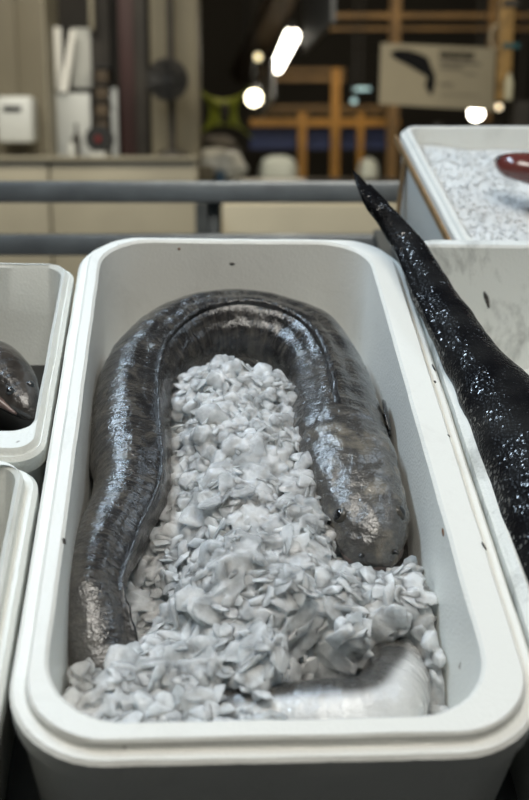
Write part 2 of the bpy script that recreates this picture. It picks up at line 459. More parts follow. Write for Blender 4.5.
# ================================================================== THE EEL
pp = [  # px, py, Z, half width, half height, roll
    (377, 568, -.074, .014, .008, 0),
    (376, 561, -.071, .021, .015, 0),
    (372, 545, -.066, .031, .024, 0),
    (366, 520, -.062, .041, .031, 0),
    (356, 494, -.060, .047, .037, 0),
    (343, 458, -.060, .053, .042, 2),
    (333, 420, -.066, .054, .044, 4),
    (325, 380, -.075, .050, .045, 8),
    (302, 345, -.074, .048, .048, 16),
    (245, 328, -.072, .047, .049, 20),
    (188, 335, -.071, .046, .048, 26),
    (147, 366, -.071, .045, .046, 32),
    (132, 412, -.071, .0445, .044, 40),
    (131, 455, -.073, .0435, .042, 46),
    (131, 495, -.075, .039, .037, 52),
    (107, 545, -.074, .034, .032, 60),
    (91, 585, -.070, .031, .030, 66),
    (92, 620, -.076, .030, .030, 70),
]
P = []
for px, py, Z, w, h, ro in pp:
    q = T(px, py, Z); P.append((q.x, q.y, q.z, w, h, ro))
P += [(-.135, .145, -.108, .030, .029, 74), (-.112, .128, -.128, .031, .030, 80), (-.07, .125, -.118, .033, .032, 90),
      (-.01, .105, -.100, .037, .036, 100), (.05, .092, -.086, .040, .038, 105), (.086, .100, -.084, .038, .036, 105),
      (.109, .142, -.098, .033, .032, 95), (.120, .21, -.124, .028, .028, 70), (.131, .30, -.124, .025, .026, 40),
      (.134, .38, -.098, .024, .026, 20), (.132, .46, -.082, .021, .024, 5), (.126, .53, -.078, .015, .019, 0), (.118, .575, -.08, .003, .006, 0)]
EC, elen = resample(catmull(P, 900))
def ss(a, b, x):
    t = max(0, min(1, (x - a) / (b - a))); return t * t * (3 - 2 * t)
def eel_mod(p, c, s, ph, t, d, l):
    a = abs(((ph + PI) % (2 * PI)) - PI)        # 0 dorsal .. pi belly
    v = (p - c)
    k = 1.0
    # mouth groove and narrower lower jaw
    if s < .075:
        f = 1 - ss(.05, .075, s)
        k -= .16 * f * math.exp(-((a - 1.75) / .10) ** 2)
        k -= .10 * f * ss(1.8, 2.4, a)
        k += .05 * f * math.exp(-((a - 1.5) / .18) ** 2)
    # brow above the eyes, cheek muscles
    k += .06 * math.exp(-((s - .055) / .018) ** 2) * math.exp(-((a - .75) / .3) ** 2)
    k += .05 * math.exp(-((s - .12) / .035) ** 2) * math.exp(-((a - 1.1) / .45) ** 2)
    # crease behind the head and a shallow furrow beside the dorsal fin
    k -= .035 * math.exp(-((s - .165) / .006) ** 2) * (1 - .5 * ss(0, 1.2, a))
    if s > .16: k -= .055 * ss(.16, .22, s) * math.exp(-((a - .42) / .16) ** 2)
    v = v * k
    q = Vector(c) + v
    nn = noise.noise(q * 26) * .0022 + noise.noise(q * 70) * .0009
    if s < .2: nn += noise.noise(Vector((q.x * 160, q.y * 70, q.z * 160))) * .0014 + noise.noise(q * 95) * .0012 * ss(.01, .03, s)
    # flesh folds where the body bends
    nn += .0003 * math.sin(s * 2 * PI / .0085 + 2.2 * noise.noise(q * 20)) * ss(.3, .5, s) * ss(.9, 1.5, a)
    return q + v.normalized() * nn
def eel_skin(s, ph, p):
    a = abs(((ph + PI) % (2 * PI)) - PI)
    edge = 2.75 - .95 * ss(.95, 1.35, s) + .12 * noise.noise(Vector(p) * 24)
    pale = ss(edge - .18, edge + .18, a) * (.35 + .65 * ss(.9, 1.3, s))
    if s < .9: pale *= .6
    pale *= 1 - ss(1.72, 1.85, s)
    flank = max(.5 * ss(1.0, 1.9, a) * ss(.75, 1.0, s), .36 * (1 - ss(.10, .26, s)))
    return (pale, flank, 1 - ss(.14, .24, s))
me, fr = sweep(EC, 72, eel_mod, eel_skin)
eel = link('eel', me, EEL, None, TM, smooth=4)
tag(eel, 'long wet grey conger eel coiled round the ice, head resting at the right', 'eel')
ESP = .004
def eel_pt(s, ph, out=0):
    i = min(int(s / (elen / (len(EC) - 1))), len(EC) - 1)
    c, t, d, l = fr[i]
    p = c + l * EC[i][3] * math.sin(ph) + d * EC[i][4] * math.cos(ph)
    p = eel_mod(p, c, s, ph, t, d, l)
    return p, (p - c).normalized(), t
# dorsal fin: a folded ribbon ridge along the back
V = []; Fc = []
ns = 420
for i in range(ns):
    s = .19 + (elen - .03 - .19) * i / (ns - 1)
    env = min(1, (s - .19) / .05, (elen - .03 - s) / .03)
    lean = .55 * math.sin(s * 9) + .5
    h = (.0085 + .002 * math.sin(s * 60) + .0012 * math.sin(s * 310)) * max(env, .05)
    p0, n, t = eel_pt(s, -.10); p1, n1, _ = eel_pt(s, .10)
    base, nb, _ = eel_pt(s, 0)
    lat = t.cross(nb)
    top = base + nb * h * .75 + lat * h * .6 * lean
    m0 = (p0 * .55 + top * .45) + nb * .0005; m1 = (p1 * .55 + top * .45) + nb * .0005
    V += [p0 - nb * .002, m0, top, m1, p1 - nb * .002]
for i in range(ns - 1):
    for k in range(4): Fc.append((i * 5 + k, i * 5 + k + 1, i * 5 + k + 6, i * 5 + k + 5))
o = link('dorsal_fin', frm(V, Fc), FIN, eel, smooth=4)
# anal fin shows as a fringe on the pale stretch in front: thin ruffled ribbon
V = []; Fc = []; ns = 200
s0, s1 = 1.22, 1.66
for i in range(ns):
    s = s0 + (s1 - s0) * i / (ns - 1)
    env = min(1, (i + 1) / 20, (ns - i) / 20)
    base, nb, t = eel_pt(s, PI * .80)
    tip = base + nb * .011 * env + Vector((0, 0, .0010)) * math.sin(s * 900)
    V += [base - nb * .002 + Vector((0, 0, -.001)), tip, base - nb * .002 + Vector((0, 0, .0016))]
for i in range(ns - 1):
    for k in range(2): Fc.append((i * 3 + k, i * 3 + k + 1, i * 3 + k + 4, i * 3 + k + 3))
#link('anal_fin', frm(V, Fc), FIN, eel, smooth=4)
# eyes
for sg, lb in ((-1, 'left'), (1, 'right')):
    p, n, t = eel_pt(.048, sg * .90)
    bm = bmesh.new()
    bmesh.ops.create_uvsphere(bm, u_segments=20, v_segments=12, radius=.0092)
    q = Vector((0, 0, 1)).rotation_difference(n)
    bmesh.ops.transform(bm, matrix=Matrix.Translation(p - n * .0038) @ q.to_matrix().to_4x4() @ Matrix.Diagonal((1, 1, .62, 1)), verts=bm.verts)
    e = bmobj('eye', bm, EYE_RING, eel, smooth=4)
    bm = bmesh.new()
    bmesh.ops.create_uvsphere(bm, u_segments=20, v_segments=12, radius=.0066)
    bmesh.ops.transform(bm, matrix=Matrix.Translation(p - n * .0009) @ q.to_matrix().to_4x4() @ Matrix.Diagonal((1, 1, .6, 1)), verts=bm.verts)
    pu = bmobj('pupil', bm, EYE, e, smooth=4)
# lips: rounded band round the snout just above the mouth line
bm = bmesh.new(); pts = []
for k in range(31):
    u = k / 30 * 2 - 1
    s = .004 + .060 * abs(u) ** 1.5
    a = 1.62 + .16 * abs(u)
    if abs(u) < .25:
        A, _, _ = eel_pt(s, a); B, _, _ = eel_pt(s, -a); w = (u / .25 + 1) / 2
        pts.append(B.lerp(A, w) + Vector((0, -.0042 * (1 - (u / .25) ** 2), -.001)))
    else:
        A, n, _ = eel_pt(s, a if u > 0 else -a); pts.append(A + n * .0003)
add_tube(bm, pts, [.0012 + .0044 * (1 - abs(k / 15 - 1)) for k in range(31)], 10)
o = bmobj('lip', bm, LIP, eel, smooth=4); o['label'] = 'pinkish brown lip round the snout'
# tube nostrils
for sg in (-1, 1):
    p, n, t = eel_pt(.010, sg * .75)
    bm = bmesh.new(); add_tube(bm, [p - n * .002, p + n * .002 - t * .001, p + n * .004 - t * .003], [.0024, .002, .0016], 10)
    bmobj('nostril', bm, FIN, eel, smooth=4)
# pectoral fin on the wall side, folded back against the body
p, n, t = eel_pt(.185, 1.45)
dn = Vector((0, 0, 1))
V = []; Fc = []
for i in range(9):
    for j in range(7):
        u = i / 8; v = j / 6 * 2 - 1
        wd = .018 * math.sin(PI * min(.97, u * .75 + .12))
        q, nn, tt = eel_pt(.185 + u * .06, 1.45 + v * wd / .05)
        V.append(q + nn * (.0025 + .002 * math.sin(j * 2.1) + u * .004))
for i in range(8):
    for j in range(6): Fc.append((i * 7 + j, i * 7 + j + 1, i * 7 + j + 8, i * 7 + j + 7))
o = link('pectoral_fin', frm(V, Fc), FIN, eel, smooth=4)
md = o.modifiers.new('s', 'SOLIDIFY'); md.thickness = .0012

# ================================================================== ICE
def chip_protos(n, flat, seed):
    r = random.Random(seed); out = []
    for _ in range(n):
        bm = bmesh.new()
        for k in range(r.randint(13, 22)):
            v = Vector((r.gauss(0, 1), r.gauss(0, 1), r.gauss(0, 1))).normalized()
            v = Vector((v.x * r.uniform(.7, 1.1), v.y * r.uniform(.55, 1), v.z * flat * r.uniform(.6, 1)))
            bm.verts.new(v)
        res = bmesh.ops.convex_hull(bm, input=bm.verts)
        junk = [g for g in res['geom_interior'] + res['geom_unused'] if isinstance(g, bmesh.types.BMVert)]
        bmesh.ops.delete(bm, geom=list(set(junk)), context='VERTS')
        bmesh.ops.dissolve_limit(bm, angle_limit=.35, verts=bm.verts, edges=bm.edges)
        bmesh.ops.bevel(bm, geom=list(bm.edges), offset=.07, segments=1, affect='EDGES', clamp_overlap=True)
        bm.verts.ensure_lookup_table(); bm.verts.index_update()
        out.append(([v.co.copy() for v in bm.verts], [tuple(v.index for v in f.verts) for f in bm.faces]))
        bm.free()
    return out
PROT = chip_protos(26, .30, 3) + chip_protos(22, .75, 5)
def chips_mesh(items):
    V = []; Fs = []
    for (pos, rot, sc, k) in items:
        pv, pf = PROT[k % len(PROT)]; o = len(V); R = rot.to_matrix() * sc
        V += [R @ v + pos for v in pv]
        Fs += [tuple(i + o for i in f) for f in pf]
    return V, Fs
ctrl = [(225, 372, -.036), (205, 390, -.044), (270, 390, -.044), (180, 398, -.060), (172, 440, -.085), (215, 420, -.040), (262, 435, -.035), (290, 470, -.045),
        (185, 480, -.075), (235, 490, -.040), (300, 530, -.045), (165, 545, -.085), (125, 590, -.105), (130, 620, -.11), (240, 560, -.035), (200, 600, -.055),
        (290, 590, -.032), (340, 590, -.050), (350, 560, -.075), (420, 572, -.062), (440, 600, -.058), (440, 570, -.068), (440, 625, -.060), (395, 595, -.058), (390, 615, -.060), (84, 505, -.10), (80, 535, -.10), (350, 630, -.050), (270, 650, -.035),
        (310, 668, -.050), (230, 660, -.060), (175, 640, -.085), (145, 625, -.115), (190, 660, -.065), (85, 655, -.085), (80, 680, -.070), (120, 690, -.060), (170, 695, -.062), (230, 705, -.070),
        (300, 720, -.125), (350, 715, -.135), (400, 700, -.135), (442, 640, -.065), (458, 690, -.080), (452, 665, -.070), (440, 715, -.10), (375, 655, -.070), (380, 680, -.125), (320, 700, -.125), (265, 700, -.055), (262, 715, -.065), (285, 690, -.06)]
ctrl = [(T(a, b, c).x, T(a, b, c).y, c) for a, b, c in ctrl]
ctrl += [(-.14, .6, -.14), (0, .73, -.15), (.12, .65, -.14), (.12, .45, -.13), (-.15, .4, -.135), (-.15, .33, -.125), (.14, .3, -.13), (-.168, .27, -.12), (.0, .64, -.13), (-.07, .64, -.14), (.06, .64, -.13)]
CX = np.array([c[0] for c in ctrl]); CY = np.array([c[1] for c in ctrl]); CZ = np.array([c[2] for c in ctrl])
def hgt(x, y):
    d2 = (CX - x) ** 2 + ((CY - y) * .8) ** 2 + 3e-5
    w = d2 ** -1.7
    return float((w * CZ).sum() / w.sum())
E3 = EC[:, :3]; ER = np.minimum(EC[:, 3], EC[:, 4])
def in_eel(p, f=1.0, marg=0):
    d = np.linalg.norm(E3 - np.array(p), axis=1) - ER * f - marg
    return d.min() < 0
def eel_dist(p):
    return float((np.linalg.norm(E3 - np.array(p), axis=1) - ER).min())
def inside(x, y, z, m=.006):
    k = -z / .17
    x0, x1, y0, y1 = -.173 + k * .006 + m, .158 - k * .009 - m, .03 + k * .03 + m, .768 - k * .03 - m
    if not (x0 < x < x1 and y0 < y < y1): return False
    r = .055
    cx = min(max(x, x0 + r), x1 - r); cy = min(max(y, y0 + r), y1 - r)
    return (x - cx) ** 2 + (y - cy) ** 2 < r * r
items = []
r = random.Random(11)
from mathutils import Euler, Quaternion
tries = 0
while len(items) < 1700 and tries < 40000:
    tries += 1
    x = r.uniform(-.175, .16); y = r.uniform(.03, .62)
    h = hgt(x, y)
    big = r.random() < (.42 if y < .36 else .2)
    sc = r.uniform(.016, .026) if big else r.uniform(.008, .015)
    kk = r.randrange(26) if (big and y < .36) else 26 + r.randrange(22) if y > .3 and r.random() < .75 else r.randrange(48)
    if big and y >= .36: sc *= .8
    if h < -.12 and r.random() < .5: continue
    z = h + r.uniform(-.010, .006)
    if not inside(x, y, z, sc * .6): continue
    e = eel_dist((x, y, z))
    if e < sc * .35: continue
    # slope of the heap tips the flakes
    gx = (hgt(x + .012, y) - hgt(x - .012, y)) / .024; gy = (hgt(x, y + .012) - hgt(x, y - .012)) / .024
    nrm = Vector((-gx, -gy, 1)).normalized()
    q = Vector((0, 0, 1)).rotation_difference(nrm) @ Euler((r.gauss(.15, .4), r.gauss(0, .4), r.uniform(0, 6.28))).to_quaternion()
    items.append((Vector((x, y, z)), q, sc, kk))
V, Fs = chips_mesh(items)
# body of the heap below the loose flakes
nx, ny = 90, 160; off = len(V); idx = {}
for i in range(nx):
    for j in range(ny):
        x = -.172 + .33 * i / (nx - 1); y = .032 + .72 * j / (ny - 1)
        z = hgt(x, y) - .010 + noise.noise(Vector((x * 70, y * 70, 0))) * .004
        if inside(x, y, z, .002):
            if eel_dist((x, y, z)) < -.012: continue
            idx[i, j] = len(V); V.append(Vector((x, y, z)))
low = {}
for k in list(idx):
    v = V[idx[k]]; low[k] = len(V); V.append(Vector((v.x, v.y, v.z - .012)))
def cell(i, j): return all(k in idx for k in ((i, j), (i + 1, j), (i + 1, j + 1), (i, j + 1)))
for i in range(nx - 1):
    for j in range(ny - 1):
        if not cell(i, j): continue
        ks = [(i, j), (i + 1, j), (i + 1, j + 1), (i, j + 1)]
        Fs.append(tuple(idx[k] for k in ks)); Fs.append(tuple(low[k] for k in reversed(ks)))
        for (a, b_, di, dj) in ((0, 1, 0, -1), (1, 2, 1, 0), (2, 3, 0, 1), (3, 0, -1, 0)):
            if not cell(i + di, j + dj): Fs.append((idx[ks[b_]], idx[ks[a]], low[ks[a]], low[ks[b_]]))
# the lower shell keeps the heap solid, then the flakes are frozen together
ice = link('crushed_ice', frm(V, Fs), ICE, None, TM)
md = ice.modifiers.new('freeze', 'REMESH'); md.mode = 'VOXEL'; md.voxel_size = .0012; md.use_smooth_shade = True
md = ice.modifiers.new('melt', 'SMOOTH'); md.factor = .3; md.iterations = 1
dg = bpy.context.evaluated_depsgraph_get(); dg.update()
core = bpy.data.meshes.new_from_object(ice.evaluated_get(dg))
ice.modifiers.clear()
# loose, glassy flakes lying on the frozen heap
fl = []
r = random.Random(23)
tries = 0
while len(fl) < 620 and tries < 20000:
    tries += 1
    x = r.uniform(-.172, .158); y = r.uniform(.035, .60)
    h = hgt(x, y)
    if h < -.118: continue
    sc = r.uniform(.009, .019) if y < .36 else r.uniform(.007, .014)
    z = h + r.uniform(.000, .006)
    if not inside(x, y, z, sc * .7): continue
    if eel_dist((x, y, z)) < sc * .6: continue
    gx = (hgt(x + .012, y) - hgt(x - .012, y)) / .024; gy = (hgt(x, y + .012) - hgt(x, y - .012)) / .024
    q = Vector((0, 0, 1)).rotation_difference(Vector((-gx, -gy, 1)).normalized()) @ Euler((r.gauss(.2, .4), r.gauss(0, .4), r.uniform(0, 6.28))).to_quaternion()
    fl.append((Vector((x, y, z)), q, sc, r.randrange(26)))
V, Fs = chips_mesh(fl)
fm = frm(V, Fs); fm.materials.append(ICE); fm.materials.append(ICE_FLAKE)
for p in fm.polygons: p.material_index = 1
bm = bmesh.new(); bm.from_mesh(core)
for f in bm.faces: f.smooth = True; f.material_index = 0
bm.from_mesh(fm)
nm = bpy.data.meshes.new('ice'); bm.to_mesh(nm); bm.free()
nm.materials.append(ICE); nm.materials.append(ICE_FLAKE)
ice.data = nm
tag(ice, 'heap of clear crushed ice flakes inside the coil of the grey eel', 'ice', kind='stuff')

# fine ice in the far box
items = []; V = []; Fs = []
r = random.Random(5)
def hb(x, y): return -.030 - .02 * (x / .5) + .006 * noise.noise(Vector((x * 12, y * 12, 0)))
for _ in range(3600):
    x = r.uniform(.028, .48); y = r.uniform(-.425, -.026)
    z = hb(x, y) + r.uniform(-.001, .001)
    q = Euler((r.gauss(0, .25), r.gauss(0, .25), r.uniform(0, 6.28))).to_quaternion()
    items.append((Vector((x, y, z)), q, r.uniform(.002, .004), r.randrange(1000)))
V, Fs = chips_mesh(items)
n0 = len(V)
for i in range(31):
    for j in range(21):
        x = .021 + .468 * i / 30; y = -.43 + .41 * j / 20
        V.append(Vector((x, y, hb(x, y) - .0003)))
for i in range(30):
    for j in range(20):
        a = n0 + i * 21 + j; Fs.append((a, a + 21, a + 22, a + 1))
o = link('crushed_ice', frm(V, Fs), ICE_BACK, None, MB)
tag(o, 'level bed of fine white ice filling the strapped box at the upper right', 'ice', kind='stuff')

# ================================================================== BLACK FISH
pp = [(357, 176, .085, .0035, .003, 0), (364, 190, .078, .008, .006, 0), (375, 205, .068, .013, .010, 0), (391, 222, .052, .017, .014, 0), (410, 250, .034, .0195, .018, 0),
      (430, 288, .022, .0235, .021, 0), (446, 315, .020, .0265, .023, 0)]
P = []
for px, py, Z, w, h, ro in pp:
    q = T(px, py, Z); P.append((q.x, q.y, q.z, w, h, ro))
P += [(.228, .52, .016, .030, .024, 0), (.243, .45, .012, .038, .028, 0), (.262, .36, .008, .053, .036, 0), (.280, .25, .000, .070, .046, 0),
      (.298, .14, -.012, .082, .052, 0), (.305, .09, -.03, .065, .045, 0), (.308, .06, -.05, .03, .02, 0)]
BC, blen = resample(catmull(P, 500))
def bf_mod(p, c, s, ph, t, d, l):
    v = p - c
    q = c + v
    return q + v.normalized() * (noise.noise(q * 18) * .003 + noise.noise(q * 60) * .0008)
me, bfr = sweep(BC, 56, bf_mod, None)
bf = link('black_fish', me, BLACKFISH, None, TM, smooth=4)
tag(bf, 'big glossy black fish in the dirty right-hand box, slender tail raised over its corner', 'fish')
bf['group'] = None or 'fish on the display'
# tail fin: two thin pointed lobes
def lobe(pts, wd, name, parent):
    bm = bmesh.new()
    pts = [Vector(p) for p in pts]; n = len(pts)
    rings = []
    for i, p in enumerate(pts):
        t = (pts[min(i + 1, n - 1)] - pts[max(i - 1, 0)]).normalized()
        side = t.cross(Vector((0, 0, 1))).normalized(); up = side.cross(t)
        ring = []
        for k in range(10):
            a = 2 * PI * k / 10
            ring.append(bm.verts.new(p + side * wd[i] * math.cos(a) + up * max(.0012, wd[i] * .28) * math.sin(a)))
        rings.append(ring)
    for A, B in zip(rings, rings[1:]):
        for k in range(10): bm.faces.new((A[k], A[(k + 1) % 10], B[(k + 1) % 10], B[k]))
    bm.faces.new(rings[0]); bm.faces.new(rings[-1])
    return bmobj(name, bm, FIN if False else BLACKFISH, parent, smooth=4)
lobe([T(376, 208, .068), T(366, 194, .079), T(359, 182, .086), T(354, 171, .092)], [.009, .008, .005, .001], 'tail_fin', bf)
lobe([T(388, 216, .060), T(381, 202, .070), T(375, 193, .077), T(369, 184, .082)], [.011, .009, .005, .001], 'tail_fin', bf)
# long low back fin
V = []; Fc = []
ns = 90
for i in range(ns):
    s = .06 + (.28) * i / (ns - 1)
    k = min(int(s / (blen / (len(BC) - 1))), len(BC) - 1)
    c, t, d, l = bfr[k]
    w, h = BC[k][3], BC[k][4]
    env = math.sin(PI * min(1, max(0, i / (ns - 1)))) ** .6
    for ph, o_ in ((.9, -.001), (1.15, .008 * env), (1.4, -.001)):
        p = c + l * w * math.sin(ph) + d * h * math.cos(ph)
        V.append(p + (p - c).normalized() * o_)
for i in range(ns - 1):
    for k in range(2): Fc.append((i * 3 + k, i * 3 + k + 1, i * 3 + k + 4, i * 3 + k + 3))
link('dorsal_fin', frm(V, Fc), BLACKFISH, bf, smooth=4)

# ================================================================== FISH IN SMALL BOXES
BROWNFISH = mat('brown_wet_skin', (.060, .050, .042), rough=.25, col2=(.018, .015, .013), vscale=30, bump=.5, bscale=120, coat=.5, detail=6)
REDFISH = mat('red_wet_skin', (.16, .045, .035), rough=.18, col2=(.13, .032, .028), vscale=22, bump=.4, bscale=80, coat=.8)
JAW = mat('pink_jaw', (.22, .14, .115), rough=.3, var=.5, vscale=90, coat=.4)
P = []
for px, py, Z, w, h in [(34, 418, -.080, .006, .005), (29, 411, -.078, .015, .012), (19, 396, -.074, .025, .021), (4, 378, -.070, .034, .028), (-15, 366, -.068, .038, .031), (-40, 360, -.076, .037, .035), (-110, 345, -.082, .036, .035), (-170, 350, -.09, .02, .02)]:
    q = T(px, py, Z); P.append((q.x, q.y, q.z, w, h, 0))
C2, l2 = resample(catmull(P, 200))
me, f2 = sweep(C2, 32, lambda p, c, s, ph, t, d, l: p + (p - c).normalized() * (noise.noise(p * 30) * .002 + noise.noise(p * 90) * .0008), None)
uf = link('brown_fish', me, BROWNFISH, None, TM, smooth=4)
tag(uf, 'dark brown fish head with pinkish jaw, in the small box at the upper left', 'fish', 'fish on the display')
def near_pt(C, fr_, s, L_, ph, out=0):
    k = min(int(s / (L_ / (len(C) - 1))), len(C) - 1); c, t, d, l = fr_[k]
    p = c + l * C[k][3] * math.sin(ph) + d * C[k][4] * math.cos(ph)
    return p + (p - c).normalized() * out, (p - c).normalized(), t
for ph in (-.62, .62):
    p, n, t = near_pt(C2, f2, .036, l2, ph)
    bm = bmesh.new(); bmesh.ops.create_uvsphere(bm, u_segments=16, v_segments=10, radius=.0055)
    bmesh.ops.translate(bm, vec=p - n * .003, verts=bm.verts)
    bmobj('eye', bm, EYE, uf, smooth=4)
bm = bmesh.new()
V = []; Fc = []
pts = [near_pt(C2, f2, s, l2, 1.42, .0002)[0] for s in np.linspace(.012, .11, 22)]
pts2 = [near_pt(C2, f2, s, l2, -1.42, .0002)[0] for s in np.linspace(.012, .11, 22)]
add_tube(bm, pts2, [.001 + .0065 * math.sin(PI * i / 21) for i in range(22)], 8)
o = bmobj('jaw', bm, JAW, uf, smooth=4); o['label'] = 'pinkish jaw edge'
# dark liner under it
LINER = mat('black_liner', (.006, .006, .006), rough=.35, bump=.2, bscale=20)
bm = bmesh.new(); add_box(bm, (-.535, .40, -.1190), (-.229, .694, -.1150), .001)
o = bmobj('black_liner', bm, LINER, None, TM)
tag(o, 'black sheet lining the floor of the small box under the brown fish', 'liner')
items = []
r = random.Random(9)
for _ in range(260):
    x = r.uniform(-.50, -.238); y = r.uniform(.405, .50)
    z = -.108 + r.uniform(-.006, .006)
    items.append((Vector((x, y, z)), Euler((r.random() * 6, r.random() * 6, r.random() * 6)).to_quaternion(), r.uniform(.005, .010), r.randrange(1000)))
items = [it for it in items if (np.linalg.norm(C2[:, :3] - np.array(it[0]), axis=1) - C2[:, 3]).min() > .003]
V, Fs = chips_mesh(items)
MELT = ice_mat('melting_ice', tint=(.35, .35, .34), tr=.9, rough=.1)
o = link('melting_ice', frm(V, Fs), MELT, None, TM)
tag(o, 'patch of half-melted ice below the brown fish in the small box', 'ice', kind='stuff')
# reddish brown fish in the lower left box
P = []
for x, y, z, w in [(-.236, .205, -.10, .006), (-.25, .215, -.095, .016), (-.285, .22, -.09, .026), (-.36, .215, -.09, .03), (-.45, .2, -.1, .024), (-.5, .19, -.11, .008)]:
    P.append((x, y, z, w, w * .9, 0))
C3, l3 = resample(catmull(P, 120))
me, f3 = sweep(C3, 28, lambda p, c, s, ph, t, d, l: p + (p - c).normalized() * noise.noise(p * 30) * .002, None)
lf = link('brown_fish', me, mat('rust_wet_skin', (.16, .07, .045), rough=.3, col2=(.05, .03, .025), vscale=30, coat=.4), None, TM, smooth=4)
tag(lf, 'rusty brown fish barely showing at the left edge, in the nearest small box', 'fish', 'fish on the display')
p, n, t = near_pt(C3, f3, .03, l3, -.8)
bm = bmesh.new(); bmesh.ops.create_uvsphere(bm, u_segments=12, v_segments=8, radius=.005); bmesh.ops.translate(bm, vec=p - n * .002, verts=bm.verts)
bmobj('eye', bm, EYE, lf, smooth=4)
# red fish on the fine ice
MBi = MB.inverted() @ TM
P = []
for px, py, Z, w, h in [(497, 160, -.022, .007, .006), (502, 162, -.018, .015, .013), (512, 166, -.014, .021, .019), (528, 168, -.012, .025, .022), (560, 172, -.012, .030, .026), (610, 176, -.014, .032, .028), (660, 176, -.02, .012, .012)]:
    q = T(px, py, Z); P.append((q.x, q.y, q.z, w, h, 0))
C4, l4 = resample(catmull(P, 160))
me, f4 = sweep(C4, 32, lambda p, c, s, ph, t, d, l: p + (p - c).normalized() * noise.noise(p * 25) * .0025, None)
rf = link('red_fish', me, REDFISH, None, TM, smooth=4)
tag(rf, 'shiny dark red fish lying on the fine ice in the strapped box', 'fish', 'fish on the display')
p, n, t = near_pt(C4, f4, .03, l4, .9)
bm = bmesh.new(); bmesh.ops.create_uvsphere(bm, u_segments=12, v_segments=8, radius=.006); bmesh.ops.translate(bm, vec=p - n * .003, verts=bm.verts)
bmobj('eye', bm, EYE, rf, smooth=4)

# ================================================================== DISPLAY STAND AND RAILS
STEEL = mat('brushed_steel', (.33, .345, .345), rough=.35, metal=.7, var=.25, vscale=14, bump=.15, bscale=60)
STEEL_DK = mat('grey_steel', (.13, .14, .14), rough=.45, metal=.6, var=.3, vscale=10)
st = empty('display_stand', loc=(Ow.x, Ow.y, 0))
def stand(st, x0, x1, y0, y1, zt, thick=.02):
    M = Matrix.Translation(-st.location) @ TM
    bm = bmesh.new(); add_box(bm, (x0, y0, zt - thick), (x1, y1, zt)); bmesh.ops.transform(bm, matrix=M, verts=bm.verts)
    bmobj('table_top', bm, STEEL_DK, st)
    for x in (x0 + .04, x1 - .04):
        for y in (y0 + .05, y1 - .05):
            w = M @ Vector((x, y, zt - thick - .01))
            bm = bmesh.new(); add_box(bm, (w.x - .02, w.y - .02, 0), (w.x + .02, w.y + .02, w.z + .005)); bmobj('leg', bm, STEEL_DK, st)
stand(st, -.60, .66, -.06, .80, -.1935)
tag(st, 'sloping grey steel stand carrying the foam boxes', 'stand')
st2 = empty('display_stand', loc=((TM @ Vector((.5, 1, 0))).x, (TM @ Vector((.5, 1, 0))).y, 0))
stand(st2, .27, .86, .83, 1.32, -.2505)
tag(st2, 'second grey steel stand, under the strapped foam box', 'stand')

RY = 2.25
rl = empty('railing', loc=(0, RY, 0))
def railbar(py0, py1):
    z1 = at(264, py0, RY).z; z0 = at(264, py1, RY).z
    bm = bmesh.new(); add_box(bm, (-1.4, 0, z0), (1.6, .04, z1), .004)
    bmobj('rail', bm, STEEL, rl)
railbar(181.5, 203); railbar(235, 256)
for px in (212, -350, 640):
    x = at(px, 220, RY).x
    bm = bmesh.new(); add_box(bm, (x - .012, .041, 0), (x + .012, .066, at(264, 184, RY).z), .002)
    bmobj('post', bm, STEEL_DK, rl)
tag(rl, 'grey steel railing with two horizontal bars behind the foam boxes', 'railing')

# ================================================================== THE HALL
FLOOR = mat('concrete_floor', (.14, .135, .125), rough=.5, var=.3, vscale=2)
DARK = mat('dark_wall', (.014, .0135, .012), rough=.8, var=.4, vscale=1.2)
BEIGE = mat('beige_panel', (.31, .285, .215), rough=.6, var=.2, vscale=2.5)
BEIGE_DK = mat('brown_beige_panel', (.16, .142, .10), rough=.6, var=.2, vscale=2)
CREAM = mat('cream_board', (.50, .46, .35), rough=.6, var=.12, vscale=3)
DKBROWN = mat('dark_brown', (.035, .030, .024), rough=.7, var=.4, vscale=6)
DKRED = mat('dark_red', (.035, .010, .009), rough=.6, var=.3, vscale=3)
WHITE = mat('white_paint', (.50, .52, .51), rough=.4)
WHITE_BR = mat('white_sheet', (.88, .88, .84), rough=.5)
GREYP = mat('grey_sheet', (.42, .43, .41), rough=.6)
BLACK = mat('black_plastic', (.012, .012, .012), rough=.5)
ORANGE = mat('orange_paint', (.36, .18, .028), rough=.5, var=.4, vscale=3)
OCHRE = mat('ochre_wood', (.17, .10, .035), rough=.6, var=.4, vscale=4)
BLUE = mat('navy_paint', (.014, .03, .12), rough=.5)
def struct(o): o['kind'] = 'structure'; return o
bm = bmesh.new(); add_box(bm, (-7, -3, -.1), (8, 13, 0)); struct(bmobj('floor', bm, FLOOR))
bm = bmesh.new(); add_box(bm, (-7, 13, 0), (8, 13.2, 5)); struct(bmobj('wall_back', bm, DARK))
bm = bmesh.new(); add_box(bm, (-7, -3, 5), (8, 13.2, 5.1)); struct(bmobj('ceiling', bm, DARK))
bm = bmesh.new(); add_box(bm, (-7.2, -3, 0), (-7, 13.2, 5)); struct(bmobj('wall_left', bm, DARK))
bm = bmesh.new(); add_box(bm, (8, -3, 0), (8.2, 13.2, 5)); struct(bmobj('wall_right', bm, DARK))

LY = 5.0
